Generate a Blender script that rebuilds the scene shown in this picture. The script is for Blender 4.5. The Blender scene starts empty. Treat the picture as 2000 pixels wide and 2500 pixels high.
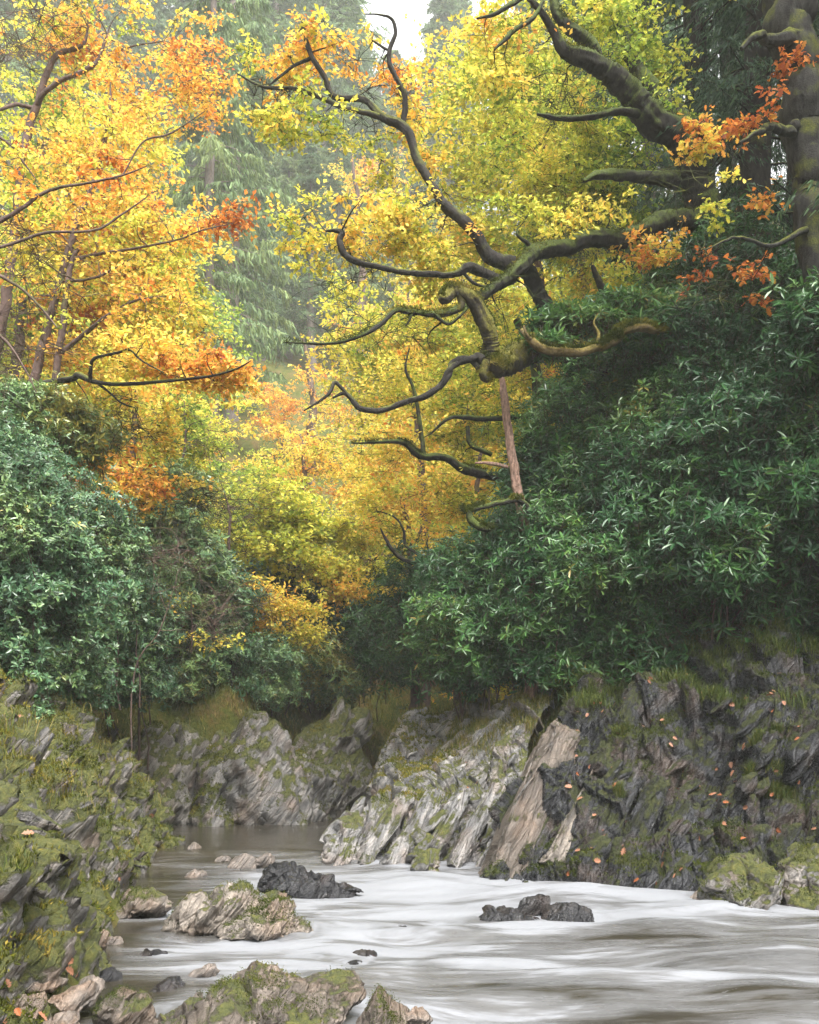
import bpy, math
import numpy as np
from math import radians

RNG = np.random.default_rng(11)
F, HOR, CH = 2500.0, 1800.0, 1.8
SC = bpy.context.scene
COL = SC.collection

def at(px, py, Y):
    return np.array([(px - 1000.0) / F * Y, Y, CH + (HOR - py) / F * Y])

def nrm(v):
    return v / np.maximum(np.linalg.norm(v, axis=-1, keepdims=True), 1e-9)

# ------------------------------------------------------------------ noise
def _h(ix, iy, iz, seed):
    with np.errstate(over='ignore'):
        h = (ix.astype(np.int64) * 374761393 + iy.astype(np.int64) * 668265263 + iz.astype(np.int64) * 2147483647 + seed * 974634777) & 0xffffffff
        h = ((h ^ (h >> 13)) * 1274126177) & 0xffffffff
        h = ((h ^ (h >> 16)) * 2246822519) & 0xffffffff
        h = h ^ (h >> 15)
    return (h & 0xffffff) / float(0xffffff)

def vnoise(P, seed=0):
    P = np.asarray(P, float)
    i = np.floor(P).astype(np.int64)
    f = P - i
    f = f * f * (3 - 2 * f)
    r = 0
    for dx in (0, 1):
        wx = f[:, 0] if dx else 1 - f[:, 0]
        for dy in (0, 1):
            wy = f[:, 1] if dy else 1 - f[:, 1]
            for dz in (0, 1):
                wz = f[:, 2] if dz else 1 - f[:, 2]
                r = r + wx * wy * wz * _h(i[:, 0] + dx, i[:, 1] + dy, i[:, 2] + dz, seed)
    return r * 2 - 1

def fbm(P, octv=4, seed=0, gain=0.5):
    a, s, r = 1.0, 1.0, 0
    for k in range(octv):
        r = r + a * vnoise(P * s + 17.3 * k, seed + k)
        a *= gain
        s *= 2.03
    return r

def sstep(a, b, x):
    t = np.clip((x - a) / (b - a), 0, 1)
    return t * t * (3 - 2 * t)

# ------------------------------------------------------------------ mesh builder
class MB:
    def __init__(self):
        self.v, self.loops, self.tot, self.t, self.n = [], [], [], [], 0
    def add(self, verts, faces, tint=None):
        """verts (N,3); faces (M,k) indices"""
        verts = np.asarray(verts, np.float32).reshape(-1, 3)
        faces = np.asarray(faces, np.int64)
        self.v.append(verts)
        self.loops.append((faces + self.n).ravel())
        self.tot.append(np.full(len(faces), faces.shape[1], np.int32))
        if tint is None:
            tint = np.zeros(len(verts), np.float32)
        self.t.append(np.asarray(tint, np.float32))
        self.n += len(verts)
    def build(self, name, mat, parent=None, smooth=True, origin=None, tint=False):
        V = np.concatenate(self.v)
        L = np.concatenate(self.loops).astype(np.int32)
        T = np.concatenate(self.tot)
        loc = np.zeros(3)
        if parent is None and origin is not None:
            loc = np.array(origin, float)
            V = V - loc.astype(np.float32)
        elif parent is not None:
            V = V - np.array(parent.location, np.float32)
        me = bpy.data.meshes.new(name)
        me.vertices.add(len(V))
        me.vertices.foreach_set('co', V.ravel().astype(np.float32))
        me.loops.add(len(L))
        me.loops.foreach_set('vertex_index', L)
        me.polygons.add(len(T))
        starts = np.concatenate([[0], np.cumsum(T)[:-1]]).astype(np.int32)
        me.polygons.foreach_set('loop_start', starts)
        me.polygons.foreach_set('use_smooth', np.full(len(T), smooth, bool))
        if tint:
            at_ = me.attributes.new('tint', 'FLOAT', 'POINT')
            at_.data.foreach_set('value', np.concatenate(self.t))
        me.update(calc_edges=True)
        me.materials.append(mat)
        o = bpy.data.objects.new(name, me)
        o.location = loc
        COL.objects.link(o)
        if parent is not None:
            o.parent = parent
        return o

def tag(o, label=None, cat=None, group=None, kind=None):
    if label: o['label'] = label
    if cat: o['category'] = cat
    if group: o['group'] = group
    if kind: o['kind'] = kind
    return o

def empty(name, loc, label, cat, group=None):
    o = bpy.data.objects.new(name, None)
    o.location = tuple(float(c) for c in loc)
    o.empty_display_size = 0.2
    COL.objects.link(o)
    return tag(o, label, cat, group)

def dup(root, loc, rz, s, label, group):
    r = root.copy(); COL.objects.link(r)
    r.location = loc; r.rotation_euler = (0, 0, rz); r.scale = (s[0], s[0], s[1])
    r['label'] = label; r['group'] = group
    for ch in root.children:
        c = ch.copy(); COL.objects.link(c); c.parent = r
    return r

# ------------------------------------------------------------------ curves / tubes
def catmull(pts, sub):
    pts = np.asarray(pts, float)
    if len(pts) < 2: return pts
    P = np.vstack([2 * pts[0] - pts[1], pts, 2 * pts[-1] - pts[-2]])
    out = []
    for i in range(1, len(P) - 2):
        p0, p1, p2, p3 = P[i - 1], P[i], P[i + 1], P[i + 2]
        for t in np.linspace(0, 1, sub, endpoint=False):
            out.append(0.5 * ((2 * p1) + (-p0 + p2) * t + (2 * p0 - 5 * p1 + 4 * p2 - p3) * t * t + (-p0 + 3 * p1 - 3 * p2 + p3) * t ** 3))
    out.append(pts[-1])
    return np.array(out)

def tubes(mb, P, R, sides, knob=0.0, seed=0, tint=0.0):
    """batch of polylines P (N,K,3), radii R (N,K)"""
    P = np.asarray(P, float); R = np.asarray(R, float)
    N, K, _ = P.shape
    T = np.empty_like(P)
    T[:, 1:-1] = P[:, 2:] - P[:, :-2]
    T[:, 0] = P[:, 1] - P[:, 0]
    T[:, -1] = P[:, -1] - P[:, -2]
    T = nrm(T)
    ref = np.tile(np.array([0.31, 0.93, 0.21]), (N, 1))
    a = nrm(ref - (ref * T[:, 0]).sum(-1, keepdims=True) * T[:, 0])
    A = np.empty_like(P)
    for k in range(K):
        a = nrm(a - (a * T[:, k]).sum(-1, keepdims=True) * T[:, k])
        A[:, k] = a
    B = np.cross(T, A)
    ang = np.arange(sides) * 2 * math.pi / sides
    V = P[:, :, None, :] + R[:, :, None, None] * (np.cos(ang)[None, None, :, None] * A[:, :, None, :] + np.sin(ang)[None, None, :, None] * B[:, :, None, :])
    if knob > 0:
        D = nrm(V - P[:, :, None, :])
        q = V.reshape(-1, 3)
        arc = np.concatenate([np.zeros((N, 1)), np.cumsum(np.linalg.norm(np.diff(P, axis=1), axis=-1), 1)], 1)
        kk = np.clip(R[:, :, None] * 20, 1.0, 5)
        ridge = np.stack(np.broadcast_arrays(np.cos(ang)[None, None] * kk, np.sin(ang)[None, None] * kk, arc[:, :, None] * 1.1), -1).reshape(-1, 3)
        rr = np.repeat(R.reshape(-1), sides)
        sc = 1.0 / np.maximum(rr, 0.02)
        n = .26 * fbm(q * np.clip(sc, 1, 9)[:, None] * .8, 4, seed) + .75 * (np.abs(fbm(ridge, 3, seed + 2)) - .3) + .18 * fbm(q * 16, 2, seed + 6)
        n = np.where(rr > .03, n, n * .5)
        # ridged bark running along the limb
        V = V + D * (knob * rr * n).reshape(N, K, sides)[..., None]
    idx = np.arange(N * K * sides).reshape(N, K, sides)
    i0 = idx[:, :-1, :]; i1 = idx[:, 1:, :]
    f = np.stack([i0, np.roll(i0, -1, 2), np.roll(i1, -1, 2), i1], -1).reshape(-1, 4)
    Vc = V.reshape(-1, 3)
    mb.add(Vc, f, np.full(len(Vc), tint))
    # end caps
    if sides > 4:
        for e in (0, K - 1):
            c = P[:, e] + T[:, e] * R[:, e][:, None] * (0.25 if e else -0.25)
            base = mb.n
            ring = V[:, e].reshape(-1, 3)
            vv = np.vstack([c, ring])
            ci = np.arange(N)
            ri = N + np.arange(N * sides).reshape(N, sides)
            nx = np.roll(ri, -1, 1)
            cc = np.repeat(ci[:, None], sides, 1)
            ff = np.stack([cc, ri, nx] if e else [cc, nx, ri], -1).reshape(-1, 3)
            mb.add(vv, ff, np.full(len(vv), tint))

def limb(mb, pts, sides=12, sub=8, knob=0.28, seed=0, wob=0.0):
    """pts list of (px,py,Y,half width in px) -> returns skeleton points"""
    Q = np.array([np.append(at(p[0], p[1], p[2]), p[3] * .78 / F * p[2]) for p in pts])
    return limb3(mb, Q, sides, sub, knob, seed, wob)

def limb3(mb, Q, sides=12, sub=8, knob=0.28, seed=0, wob=0.0):
    if Q[:, 3].max() > .07: sides, sub = 26, sub * 4
    C = catmull(Q, sub)
    P, R = C[:, :3].copy(), np.maximum(C[:, 3], 0.004)
    if wob > 0:
        s = np.concatenate([[0], np.cumsum(np.linalg.norm(np.diff(P, axis=0), axis=1))]) / np.maximum(R.mean(), .03) * .30
        for ax in range(3):
            P[:, ax] += wob * R * fbm(np.stack([s, s * 0 + seed * 3.7, s * 0 + ax * 11.1], -1), 3, seed)
    tubes(mb, P[None], R[None], sides, knob, seed)
    return np.column_stack([P, R])

# ------------------------------------------------------------------ leaves
LEAF = {
    'rhomb': (np.array([[0, 0, 0], [.45, .5, .10], [1, 0, 0], [.5, -.5, .10]]), [[0, 2, 1], [0, 3, 2]]),
    'lance': (np.array([[0, 0, 0], [.35, .5, .04], [.75, .42, .0], [1, 0, -.10], [.75, -.42, .0], [.35, -.5, .04]]), [[0, 3, 2, 1], [0, 5, 4, 3]]),
    'needle': (np.array([[0, -.5, 0], [0, .5, 0], [.6, .4, -.02], [1, 0, -.06], [.6, -.4, -.02]]), [[0, 4, 3, 2, 1]]),
    'oak': (np.array([[0, 0, 0], [.18, .16, .03], [.30, .40, .08], [.42, .22, .04], [.58, .55, .10], [.68, .28, .04], [.84, .42, .05], [.95, .18, 0], [1.03, 0, -.04],
                      [.95, -.18, 0], [.84, -.42, .05], [.68, -.28, .04], [.58, -.55, .10], [.42, -.22, .04], [.30, -.40, .08], [.18, -.16, .03]]),
            [[0, 8, 7, 6, 5, 4, 3, 2, 1], [0, 15, 14, 13, 12, 11, 10, 9, 8]]),
}

def leaves(mb, pos, d, n, ln, wd, tint, shape='rhomb'):
    """pos, d (direction), n (normal) arrays (N,3); ln, wd (N,)"""
    tpl, faces = LEAF[shape]
    d = nrm(d)
    b = nrm(np.cross(n, d))
    nn = np.cross(d, b)
    V = (pos[:, None, :] + tpl[None, :, 0, None] * (d * ln[:, None])[:, None, :]
         + tpl[None, :, 1, None] * (b * wd[:, None])[:, None, :]
         + tpl[None, :, 2, None] * (nn * ln[:, None])[:, None, :])
    K = len(tpl); N = len(pos)
    base = (np.arange(N) * K)[:, None]
    t = np.repeat(tint, K)
    first = True
    fa = np.array(faces)
    ff = (base[:, None, :] + fa[None, :, :]).reshape(-1, fa.shape[1])
    mb.add(V.reshape(-1, 3), ff, t)

# ------------------------------------------------------------------ materials
def newmat(name):
    m = bpy.data.materials.new(name); m.use_nodes = True
    nt = m.node_tree
    for nd in list(nt.nodes): nt.nodes.remove(nd)
    out = nt.nodes.new('ShaderNodeOutputMaterial')
    return m, nt, out

def N(nt, typ, **kw):
    nd = nt.nodes.new(typ)
    for k, v in kw.items():
        if k.startswith('i_'):
            key = k[2:]
            key = int(key) if key.isdigit() else key.replace('_', ' ')
            nd.inputs[key].default_value = v
        else:
            setattr(nd, k, v)
    return nd

def ramp(nt, stops, fac=None, interp='LINEAR'):
    r = nt.nodes.new('ShaderNodeValToRGB')
    r.color_ramp.interpolation = interp
    e = r.color_ramp.elements
    while len(e) < len(stops): e.new(0.5)
    for k, (p, c) in enumerate(stops):
        e[k].position = p
        e[k].color = (c[0], c[1], c[2], 1) if hasattr(c, '__len__') else (c, c, c, 1)
    if fac is not None: nt.links.new(fac, r.inputs[0])
    return r

def math_(nt, op, a, b=None):
    m = nt.nodes.new('ShaderNodeMath'); m.operation = op
    for i, x in enumerate((a, b)):
        if x is None: continue
        if isinstance(x, (int, float)): m.inputs[i].default_value = x
        else: nt.links.new(x, m.inputs[i])
    return m.outputs[0]

def mixc(nt, fac, a, b, blend='MIX'):
    m = nt.nodes.new('ShaderNodeMix'); m.data_type = 'RGBA'; m.blend_type = blend
    if isinstance(fac, (int, float)): m.inputs[0].default_value = fac
    else: nt.links.new(fac, m.inputs[0])
    for i, x in ((6, a), (7, b)):
        if isinstance(x, tuple): m.inputs[i].default_value = (*x, 1)
        else: nt.links.new(x, m.inputs[i])
    return m.outputs[2]

def leaf_mat(name, stops, trans=0.4, rough=0.5, spec=0.3, back=None):
    m, nt, out = newmat(name)
    a = N(nt, 'ShaderNodeAttribute', attribute_name='tint')
    g = N(nt, 'ShaderNodeNewGeometry')
    rnd = math_(nt, 'MULTIPLY', math_(nt, 'SUBTRACT', g.outputs['Random Per Island'], 0.5), 0.16)
    f = math_(nt, 'ADD', a.outputs['Fac'], rnd)
    r = ramp(nt, stops, f)
    val = math_(nt, 'ADD', math_(nt, 'MULTIPLY', g.outputs['Random Per Island'], 0.5), 0.75)
    hs = N(nt, 'ShaderNodeHueSaturation'); nt.links.new(r.outputs[0], hs.inputs['Color']); nt.links.new(val, hs.inputs['Value'])
    col = hs.outputs[0]
    p = N(nt, 'ShaderNodeBsdfPrincipled', i_Roughness=rough)
    p.inputs['Specular IOR Level'].default_value = spec
    nt.links.new(col, p.inputs['Base Color'])
    t = N(nt, 'ShaderNodeBsdfTranslucent')
    nt.links.new(col, t.inputs['Color'])
    mx = N(nt, 'ShaderNodeMixShader', i_0=trans)
    nt.links.new(p.outputs[0], mx.inputs[1]); nt.links.new(t.outputs[0], mx.inputs[2])
    nt.links.new(mx.outputs[0], out.inputs['Surface'])
    return m

AUT = [(0.0, (.10, .20, .03)), (.2, (.26, .37, .06)), (.38, (.55, .57, .08)), (.55, (.80, .67, .12)), (.72, (.82, .46, .09)), (.88, (.70, .25, .05)), (1.0, (.34, .09, .03))]
M_AUT = leaf_mat('autumn_leaf', AUT, 0.45, 0.55, 0.25)
M_RHO = leaf_mat('evergreen_leaf', [(0, (.016, .05, .024)), (.42, (.034, .10, .034)), (.62, (.06, .15, .036)), (.85, (.12, .21, .05)), (1, (.30, .22, .05))], 0.25, 0.33, 0.5)
M_HOL = leaf_mat('pale_evergreen_leaf', [(0, (.032, .085, .046)), (.42, (.078, .165, .078)), (.65, (.135, .225, .08)), (.85, (.20, .28, .09)), (1, (.30, .25, .05))], 0.22, 0.3, 0.5)
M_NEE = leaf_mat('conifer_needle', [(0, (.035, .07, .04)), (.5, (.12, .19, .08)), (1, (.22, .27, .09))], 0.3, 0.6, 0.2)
M_GRS = leaf_mat('grass_blade', [(0, (.03, .055, .012)), (.4, (.085, .11, .022)), (.7, (.20, .17, .045)), (1, (.34, .24, .10))], 0.3, 0.6, 0.2)
M_MOSS = leaf_mat('moss_tuft', [(0, (.020, .032, .006)), (.5, (.068, .080, .011)), (.8, (.145, .13, .02)), (1, (.24, .18, .04))], 0.2, 0.8, 0.1)
M_FALL = leaf_mat('fallen_leaf', [(0, (.20, .085, .045)), (.5, (.25, .12, .07)), (1, (.24, .07, .02))], 0.1, 0.5, 0.3)

def bark_mat(name, c1, c2, moss=0.5, mosscol=((.05, .06, .012), (.12, .125, .02)), scale=6.0):
    m, nt, out = newmat(name)
    tc = N(nt, 'ShaderNodeNewGeometry')
    n1 = N(nt, 'ShaderNodeTexNoise', i_Scale=scale * 2.2, i_Detail=8.0, i_Roughness=0.65)
    mp = N(nt, 'ShaderNodeMapping'); mp.inputs['Scale'].default_value = (1, 1, 0.35)
    nt.links.new(tc.outputs['Position'], mp.inputs[0]); nt.links.new(mp.outputs[0], n1.inputs['Vector'])
    c = ramp(nt, [(.3, c1), (.7, c2)], n1.outputs['Fac'])
    n2 = N(nt, 'ShaderNodeTexNoise', i_Scale=2.6, i_Detail=6.0, i_Roughness=0.6)
    nt.links.new(tc.outputs['Position'], n2.inputs['Vector'])
    sx = N(nt, 'ShaderNodeSeparateXYZ'); nt.links.new(tc.outputs['Normal'], sx.inputs[0])
    a = math_(nt, 'ADD', math_(nt, 'MULTIPLY', sx.outputs['Z'], 0.35), math_(nt, 'MULTIPLY', n2.outputs['Fac'], 1.3))
    lo = 1.25 - moss
    mk = ramp(nt, [(0.0, 0.0), (1.0, 1.0)], math_(nt, 'MULTIPLY', math_(nt, 'SUBTRACT', a, lo - .12), 1 / .24))
    n3 = N(nt, 'ShaderNodeTexNoise', i_Scale=45.0, i_Detail=4.0)
    nt.links.new(tc.outputs['Position'], n3.inputs['Vector'])
    mc = ramp(nt, [(.35, mosscol[0]), (.7, mosscol[1])], n3.outputs['Fac'])
    col = mixc(nt, mk.outputs[0], c.outputs[0], mc.outputs[0])
    p = N(nt, 'ShaderNodeBsdfPrincipled', i_Roughness=0.85)
    p.inputs['Specular IOR Level'].default_value = 0.2
    nt.links.new(col, p.inputs['Base Color'])
    bp = N(nt, 'ShaderNodeBump', i_Strength=0.8, i_Distance=0.03)
    hs = math_(nt, 'ADD', n1.outputs['Fac'], math_(nt, 'MULTIPLY', n3.outputs['Fac'], 0.5))
    nt.links.new(hs, bp.inputs['Height']); nt.links.new(bp.outputs[0], p.inputs['Normal'])
    nt.links.new(p.outputs[0], out.inputs['Surface'])
    return m

B_DARK = bark_mat('dark_bark', (.006, .0055, .005), (.034, .029, .025), 0.36)
B_MOSS = bark_mat('mossy_bark', (.015, .013, .010), (.08, .065, .05), 0.70, ((.06, .06, .01), (.17, .15, .03)))
B_DMOSS = bark_mat('dark_mossy_bark', (.006, .0055, .005), (.032, .028, .023), 0.56, ((.03, .045, .012), (.09, .11, .02)))
B_PALE = bark_mat('dead_pale_wood', (.07, .045, .034), (.40, .25, .19), 0.20, scale=14.0)
B_GREY = bark_mat('grey_conifer_bark', (.09, .075, .07), (.22, .18, .165), 0.25)
B_BROWN = bark_mat('brown_bark', (.05, .034, .03), (.15, .10, .085), 0.35)
B_TAN = bark_mat('tan_mossy_wood', (.05, .037, .016), (.17, .12, .055), 0.6, ((.10, .08, .015), (.22, .17, .05)))

BEDN = nrm(np.array([-0.74, -0.30, 0.60]))
BEDA = nrm(np.cross(BEDN, np.array([0.0, 1.0, 0.0])))      # up the dip, in the view plane
if BEDA[2] < 0: BEDA = -BEDA
BEDB = np.cross(BEDN, BEDA)

def rock_mat(name, cols, moss=0.5, rough=0.45, mosscol=((.016, .022, .005), (.068, .075, .012), (.15, .13, .025)), stain=0.4, spec=0.5):
    m, nt, out = newmat(name)
    g = N(nt, 'ShaderNodeNewGeometry')
    pos = g.outputs['Position']
    def dot(v):
        d = N(nt, 'ShaderNodeVectorMath', operation='DOT_PRODUCT'); nt.links.new(pos, d.inputs[0]); d.inputs[1].default_value = tuple(v); return d.outputs['Value']
    cx = N(nt, 'ShaderNodeCombineXYZ')
    nt.links.new(math_(nt, 'MULTIPLY', dot(BEDA), 1.6), cx.inputs[0])
    nt.links.new(math_(nt, 'MULTIPLY', dot(BEDB), 2.5), cx.inputs[1])
    nt.links.new(math_(nt, 'MULTIPLY', dot(BEDN), 13.0), cx.inputs[2])
    n1 = N(nt, 'ShaderNodeTexNoise', i_Scale=1.0, i_Detail=8.0, i_Roughness=0.62, i_Distortion=0.4)
    nt.links.new(cx.outputs[0], n1.inputs['Vector'])
    c = ramp(nt, [(.25, cols[0]), (.45, cols[1]), (.6, cols[2]), (.78, cols[3])], n1.outputs['Fac'])
    # iron stain
    n4 = N(nt, 'ShaderNodeTexNoise', i_Scale=1.9, i_Detail=5.0)
    nt.links.new(pos, n4.inputs['Vector'])
    sf = ramp(nt, [(.5, 0.0), (.68, stain)], n4.outputs['Fac'])
    c2 = mixc(nt, sf.outputs[0], c.outputs[0], (.19, .11, .06))
    # fine grain
    n5 = N(nt, 'ShaderNodeTexNoise', i_Scale=38.0, i_Detail=6.0, i_Roughness=0.7)
    nt.links.new(pos, n5.inputs['Vector'])
    gr = ramp(nt, [(.3, .55), (.7, 1.35)], n5.outputs['Fac'])
    c3 = mixc(nt, 1.0, c2, gr.outputs[0], 'MULTIPLY')
    # moss
    sx = N(nt, 'ShaderNodeSeparateXYZ'); nt.links.new(g.outputs['Normal'], sx.inputs[0])
    n2 = N(nt, 'ShaderNodeTexNoise', i_Scale=3.2, i_Detail=9.0, i_Roughness=0.68)
    nt.links.new(pos, n2.inputs['Vector'])
    a = math_(nt, 'ADD', math_(nt, 'MULTIPLY', sx.outputs['Z'], 0.42), math_(nt, 'MULTIPLY', n2.outputs['Fac'], 1.3))
    lo = 1.42 - moss
    mk = ramp(nt, [(0.0, 0.0), (1.0, 1.0)], math_(nt, 'MULTIPLY', math_(nt, 'SUBTRACT', a, lo - .05), 10.0))
    n3 = N(nt, 'ShaderNodeTexNoise', i_Scale=16.0, i_Detail=7.0, i_Roughness=0.7)
    nt.links.new(pos, n3.inputs['Vector'])
    mc = ramp(nt, [(.3, mosscol[0]), (.52, mosscol[1]), (.75, mosscol[2])], n3.outputs['Fac'])
    col = mixc(nt, mk.outputs[0], c3, mc.outputs[0])
    p = N(nt, 'ShaderNodeBsdfPrincipled')
    p.inputs['Specular IOR Level'].default_value = spec
    rr = math_(nt, 'ADD', math_(nt, 'MULTIPLY', mk.outputs[0], .9 - rough), math_(nt, 'ADD', math_(nt, 'MULTIPLY', n5.outputs['Fac'], .35), rough - .17))
    nt.links.new(rr, p.inputs['Roughness'])
    nt.links.new(col, p.inputs['Base Color'])
    vc = N(nt, 'ShaderNodeVectorMath', operation='MULTIPLY'); nt.links.new(cx.outputs[0], vc.inputs[0]); vc.inputs[1].default_value = (1.1, 1.2, .9)
    vo = N(nt, 'ShaderNodeTexVoronoi', feature='DISTANCE_TO_EDGE', i_Scale=1.0); nt.links.new(vc.outputs[0], vo.inputs['Vector'])
    ck = ramp(nt, [(0.0, 0.0), (.07, 1.0)], vo.outputs['Distance'])
    h = math_(nt, 'ADD', math_(nt, 'ADD', math_(nt, 'MULTIPLY', n1.outputs['Fac'], 1.4), math_(nt, 'MULTIPLY', ck.outputs[0], .28)), math_(nt, 'MULTIPLY', n5.outputs['Fac'], .35))
    h2 = math_(nt, 'ADD', h, math_(nt, 'MULTIPLY', math_(nt, 'MULTIPLY', n3.outputs['Fac'], mk.outputs[0]), 1.2))
    bp = N(nt, 'ShaderNodeBump', i_Strength=1.0, i_Distance=0.055)
    nt.links.new(h2, bp.inputs['Height']); nt.links.new(bp.outputs[0], p.inputs['Normal'])
    nt.links.new(p.outputs[0], out.inputs['Surface'])
    return m

R_GREY = rock_mat('grey_slate', [(.04, .04, .042), (.12, .116, .11), (.21, .195, .18), (.36, .33, .30)], 0.58, 0.40)
R_LEDGE = rock_mat('ledge_slate', [(.045, .046, .05), (.14, .137, .135), (.25, .235, .22), (.40, .37, .34)], 0.46, 0.38)
R_DARK = rock_mat('dark_wet_slate', [(.005, .0055, .007), (.016, .017, .020), (.038, .039, .043), (.11, .11, .112)], 0.54, 0.26, ((.009, .013, .004), (.03, .036, .008), (.075, .07, .015)), 0.22, spec=.35)
R_PALE = rock_mat('pale_slate', [(.07, .064, .058), (.17, .155, .14), (.27, .25, .225), (.42, .385, .34)], 0.66, 0.48)
R_BANK = rock_mat('mossy_bank_rock', [(.035, .034, .034), (.10, .095, .09), (.20, .18, .16), (.34, .30, .265)], 0.72, 0.5)
R_BOUL = rock_mat('mossy_boulder', [(.05, .045, .04), (.14, .12, .10), (.25, .215, .18), (.40, .35, .30)], 0.42, 0.45, stain=0.5)
R_WET = rock_mat('wet_black_rock', [(.004, .004, .005), (.010, .010, .012), (.022, .022, .024), (.07, .07, .07)], 0.02, 0.22, stain=0.12)
R_BROWN = rock_mat('brown_slab', [(.030, .025, .021), (.08, .065, .052), (.135, .11, .09), (.24, .20, .17)], 0.38, 0.42, stain=0.28)
R_STONE = rock_mat('river_stone', [(.05, .045, .04), (.13, .11, .095), (.22, .18, .15), (.34, .29, .25)], 0.2, 0.35, stain=0.6)

# ------------------------------------------------------------------ terrain
RIV = np.array([(-3.2, -40), (-2.6, 3), (-2.35, 6), (-2.3, 7.6), (-2.7, 9), (-2.9, 10.5), (-3.5, 12.8), (-3.6, 14.2), (-3.5, 15.8), (-4.6, 17.6), (-5.0, 19.3), (-4.4, 20.2),
                (-3.0, 20.2), (-2.4, 21), (-2.3, 23), (-2.0, 26), (0, 29), (5, 30), (5, 27.5), (0, 26.5), (-.9, 24.5), (-1.2, 21), (-1.35, 18), (-1.15, 14.4), (-.5, 14.3),
                (0, 14.3), (.85, 13.3), (2, 12.2), (4.4, 11.7), (5.6, 11.0), (7.5, 10.0), (9, 8), (10, -40)], float)

def river_sd(X, Y):
    x = X.ravel(); y = Y.ravel()
    d = np.full(len(x), 1e9); ins = np.zeros(len(x), bool)
    n = len(RIV)
    for i in range(n):
        a = RIV[i]; b = RIV[(i + 1) % n]
        e = b - a
        t = np.clip(((x - a[0]) * e[0] + (y - a[1]) * e[1]) / (e @ e), 0, 1)
        d = np.minimum(d, np.hypot(x - a[0] - t * e[0], y - a[1] - t * e[1]))
        c = ((a[1] > y) != (b[1] > y)) & (x < (b[0] - a[0]) * (y - a[1]) / (b[1] - a[1] + 1e-12) + a[0])
        ins ^= c
    return np.where(ins, -d, d)

def terrain_h(X, Y, rough=1.0, sink=0.3):
    sh = X.shape
    s = river_sd(X, Y); x = X.ravel(); y = Y.ravel()
    L = np.interp(s, [0, .25, .6, 1.2, 2, 3, 5, 10, 30, 80, 200], [0.0, .5, 1.15, 1.95, 2.65, 3.2, 4.6, 8.8, 25, 52, 75])
    R = np.interp(s, [0, .5, 1.1, 1.9, 2.9, 4.3, 6, 10, 30, 80, 200], [-.3, 0.05, .5, 1.0, 1.7, 3.2, 4.9, 9.6, 30, 60, 80])
    K = np.interp(s, [0, 1, 3, 6, 10, 20, 30, 60, 100, 200], [0.15, .8, 1.7, 3.3, 5.6, 11.0, 16.5, 33, 55, 108])
    xc = np.interp(y, [-40, 8, 14, 20, 26, 60], [2, 1.5, -2, -3, -1.5, 0])
    L = L * (1 + .5 * sstep(18.5, 21.5, y) * (1 - sstep(34, 44, y)))
    wr = sstep(-1.5, 1.5, x - xc)
    LR = L * (1 - wr) + R * wr
    wb = sstep(27, 35, y) * (1 - 0.75 * sstep(8, 40, np.abs(x)))
    h = LR * (1 - wb) + K * wb
    P = np.stack([x, y, x * 0], -1)
    nz = fbm(P * 0.35, 5, 3) * np.clip(s * .3, 0, 1.2) * 0.45 + fbm(P * 1.7, 4, 8) * 0.12 * np.clip(s * 2, 0, 1)
    h = h + rough * nz - sink * np.clip(s * 2, 0, 1)
    bed = -0.55 * np.clip(-s / 0.6, 0, 1) + 0.05 * fbm(P * 2.0, 3, 5)
    h = np.where(s < 0, bed, h)
    return h.reshape(sh)

def ground_z(x, y):
    return float(terrain_h(np.array([float(x)]), np.array([float(y)]))[0])

def axis(lo, hi, a, b, step, grow):
    c = list(np.arange(a, b, step))
    s = step; x = c[-1]
    while x < hi:
        s *= grow; x += s; c.append(min(x, hi))
    s = step; x = c[0]; pre = []
    while x > lo:
        s *= grow; x -= s; pre.append(max(x, lo))
    return np.array(pre[::-1] + c)

def grid_faces(nu, nv):
    i = np.arange(nu * nv).reshape(nu, nv)
    return np.stack([i[:-1, :-1], i[1:, :-1], i[1:, 1:], i[:-1, 1:]], -1).reshape(-1, 4)

M_GROUND, nt, out = newmat('forest_floor')
g = N(nt, 'ShaderNodeNewGeometry')
n1 = N(nt, 'ShaderNodeTexNoise', i_Scale=.9, i_Detail=10.0, i_Roughness=.7); nt.links.new(g.outputs['Position'], n1.inputs['Vector'])
n2 = N(nt, 'ShaderNodeTexNoise', i_Scale=14.0, i_Detail=8.0, i_Roughness=.75); nt.links.new(g.outputs['Position'], n2.inputs['Vector'])
r1 = ramp(nt, [(.35, (.04, .055, .012)), (.48, (.09, .10, .02)), (.58, (.12, .09, .028)), (.72, (.16, .09, .035))], n1.outputs['Fac'])
r2 = ramp(nt, [(.3, .45), (.7, 1.4)], n2.outputs['Fac'])
p = N(nt, 'ShaderNodeBsdfPrincipled', i_Roughness=.9); p.inputs['Specular IOR Level'].default_value = .15
nt.links.new(mixc(nt, 1.0, r1.outputs[0], r2.outputs[0], 'MULTIPLY'), p.inputs['Base Color'])
bp = N(nt, 'ShaderNodeBump', i_Strength=.9, i_Distance=.12); nt.links.new(n2.outputs['Fac'], bp.inputs['Height']); nt.links.new(bp.outputs[0], p.inputs['Normal'])
nt.links.new(p.outputs[0], out.inputs['Surface'])

ax = axis(-230, 230, -9, 9, .13, 1.07); ay = axis(-55, 310, 3, 32, .13, 1.06)
GX, GY = np.meshgrid(ax, ay, indexing='ij')
GZ = terrain_h(GX, GY)
mb = MB(); mb.add(np.stack([GX, GY, GZ], -1).reshape(-1, 3), grid_faces(*GX.shape))
tag(mb.build('ground', M_GROUND), kind='structure')

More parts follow.
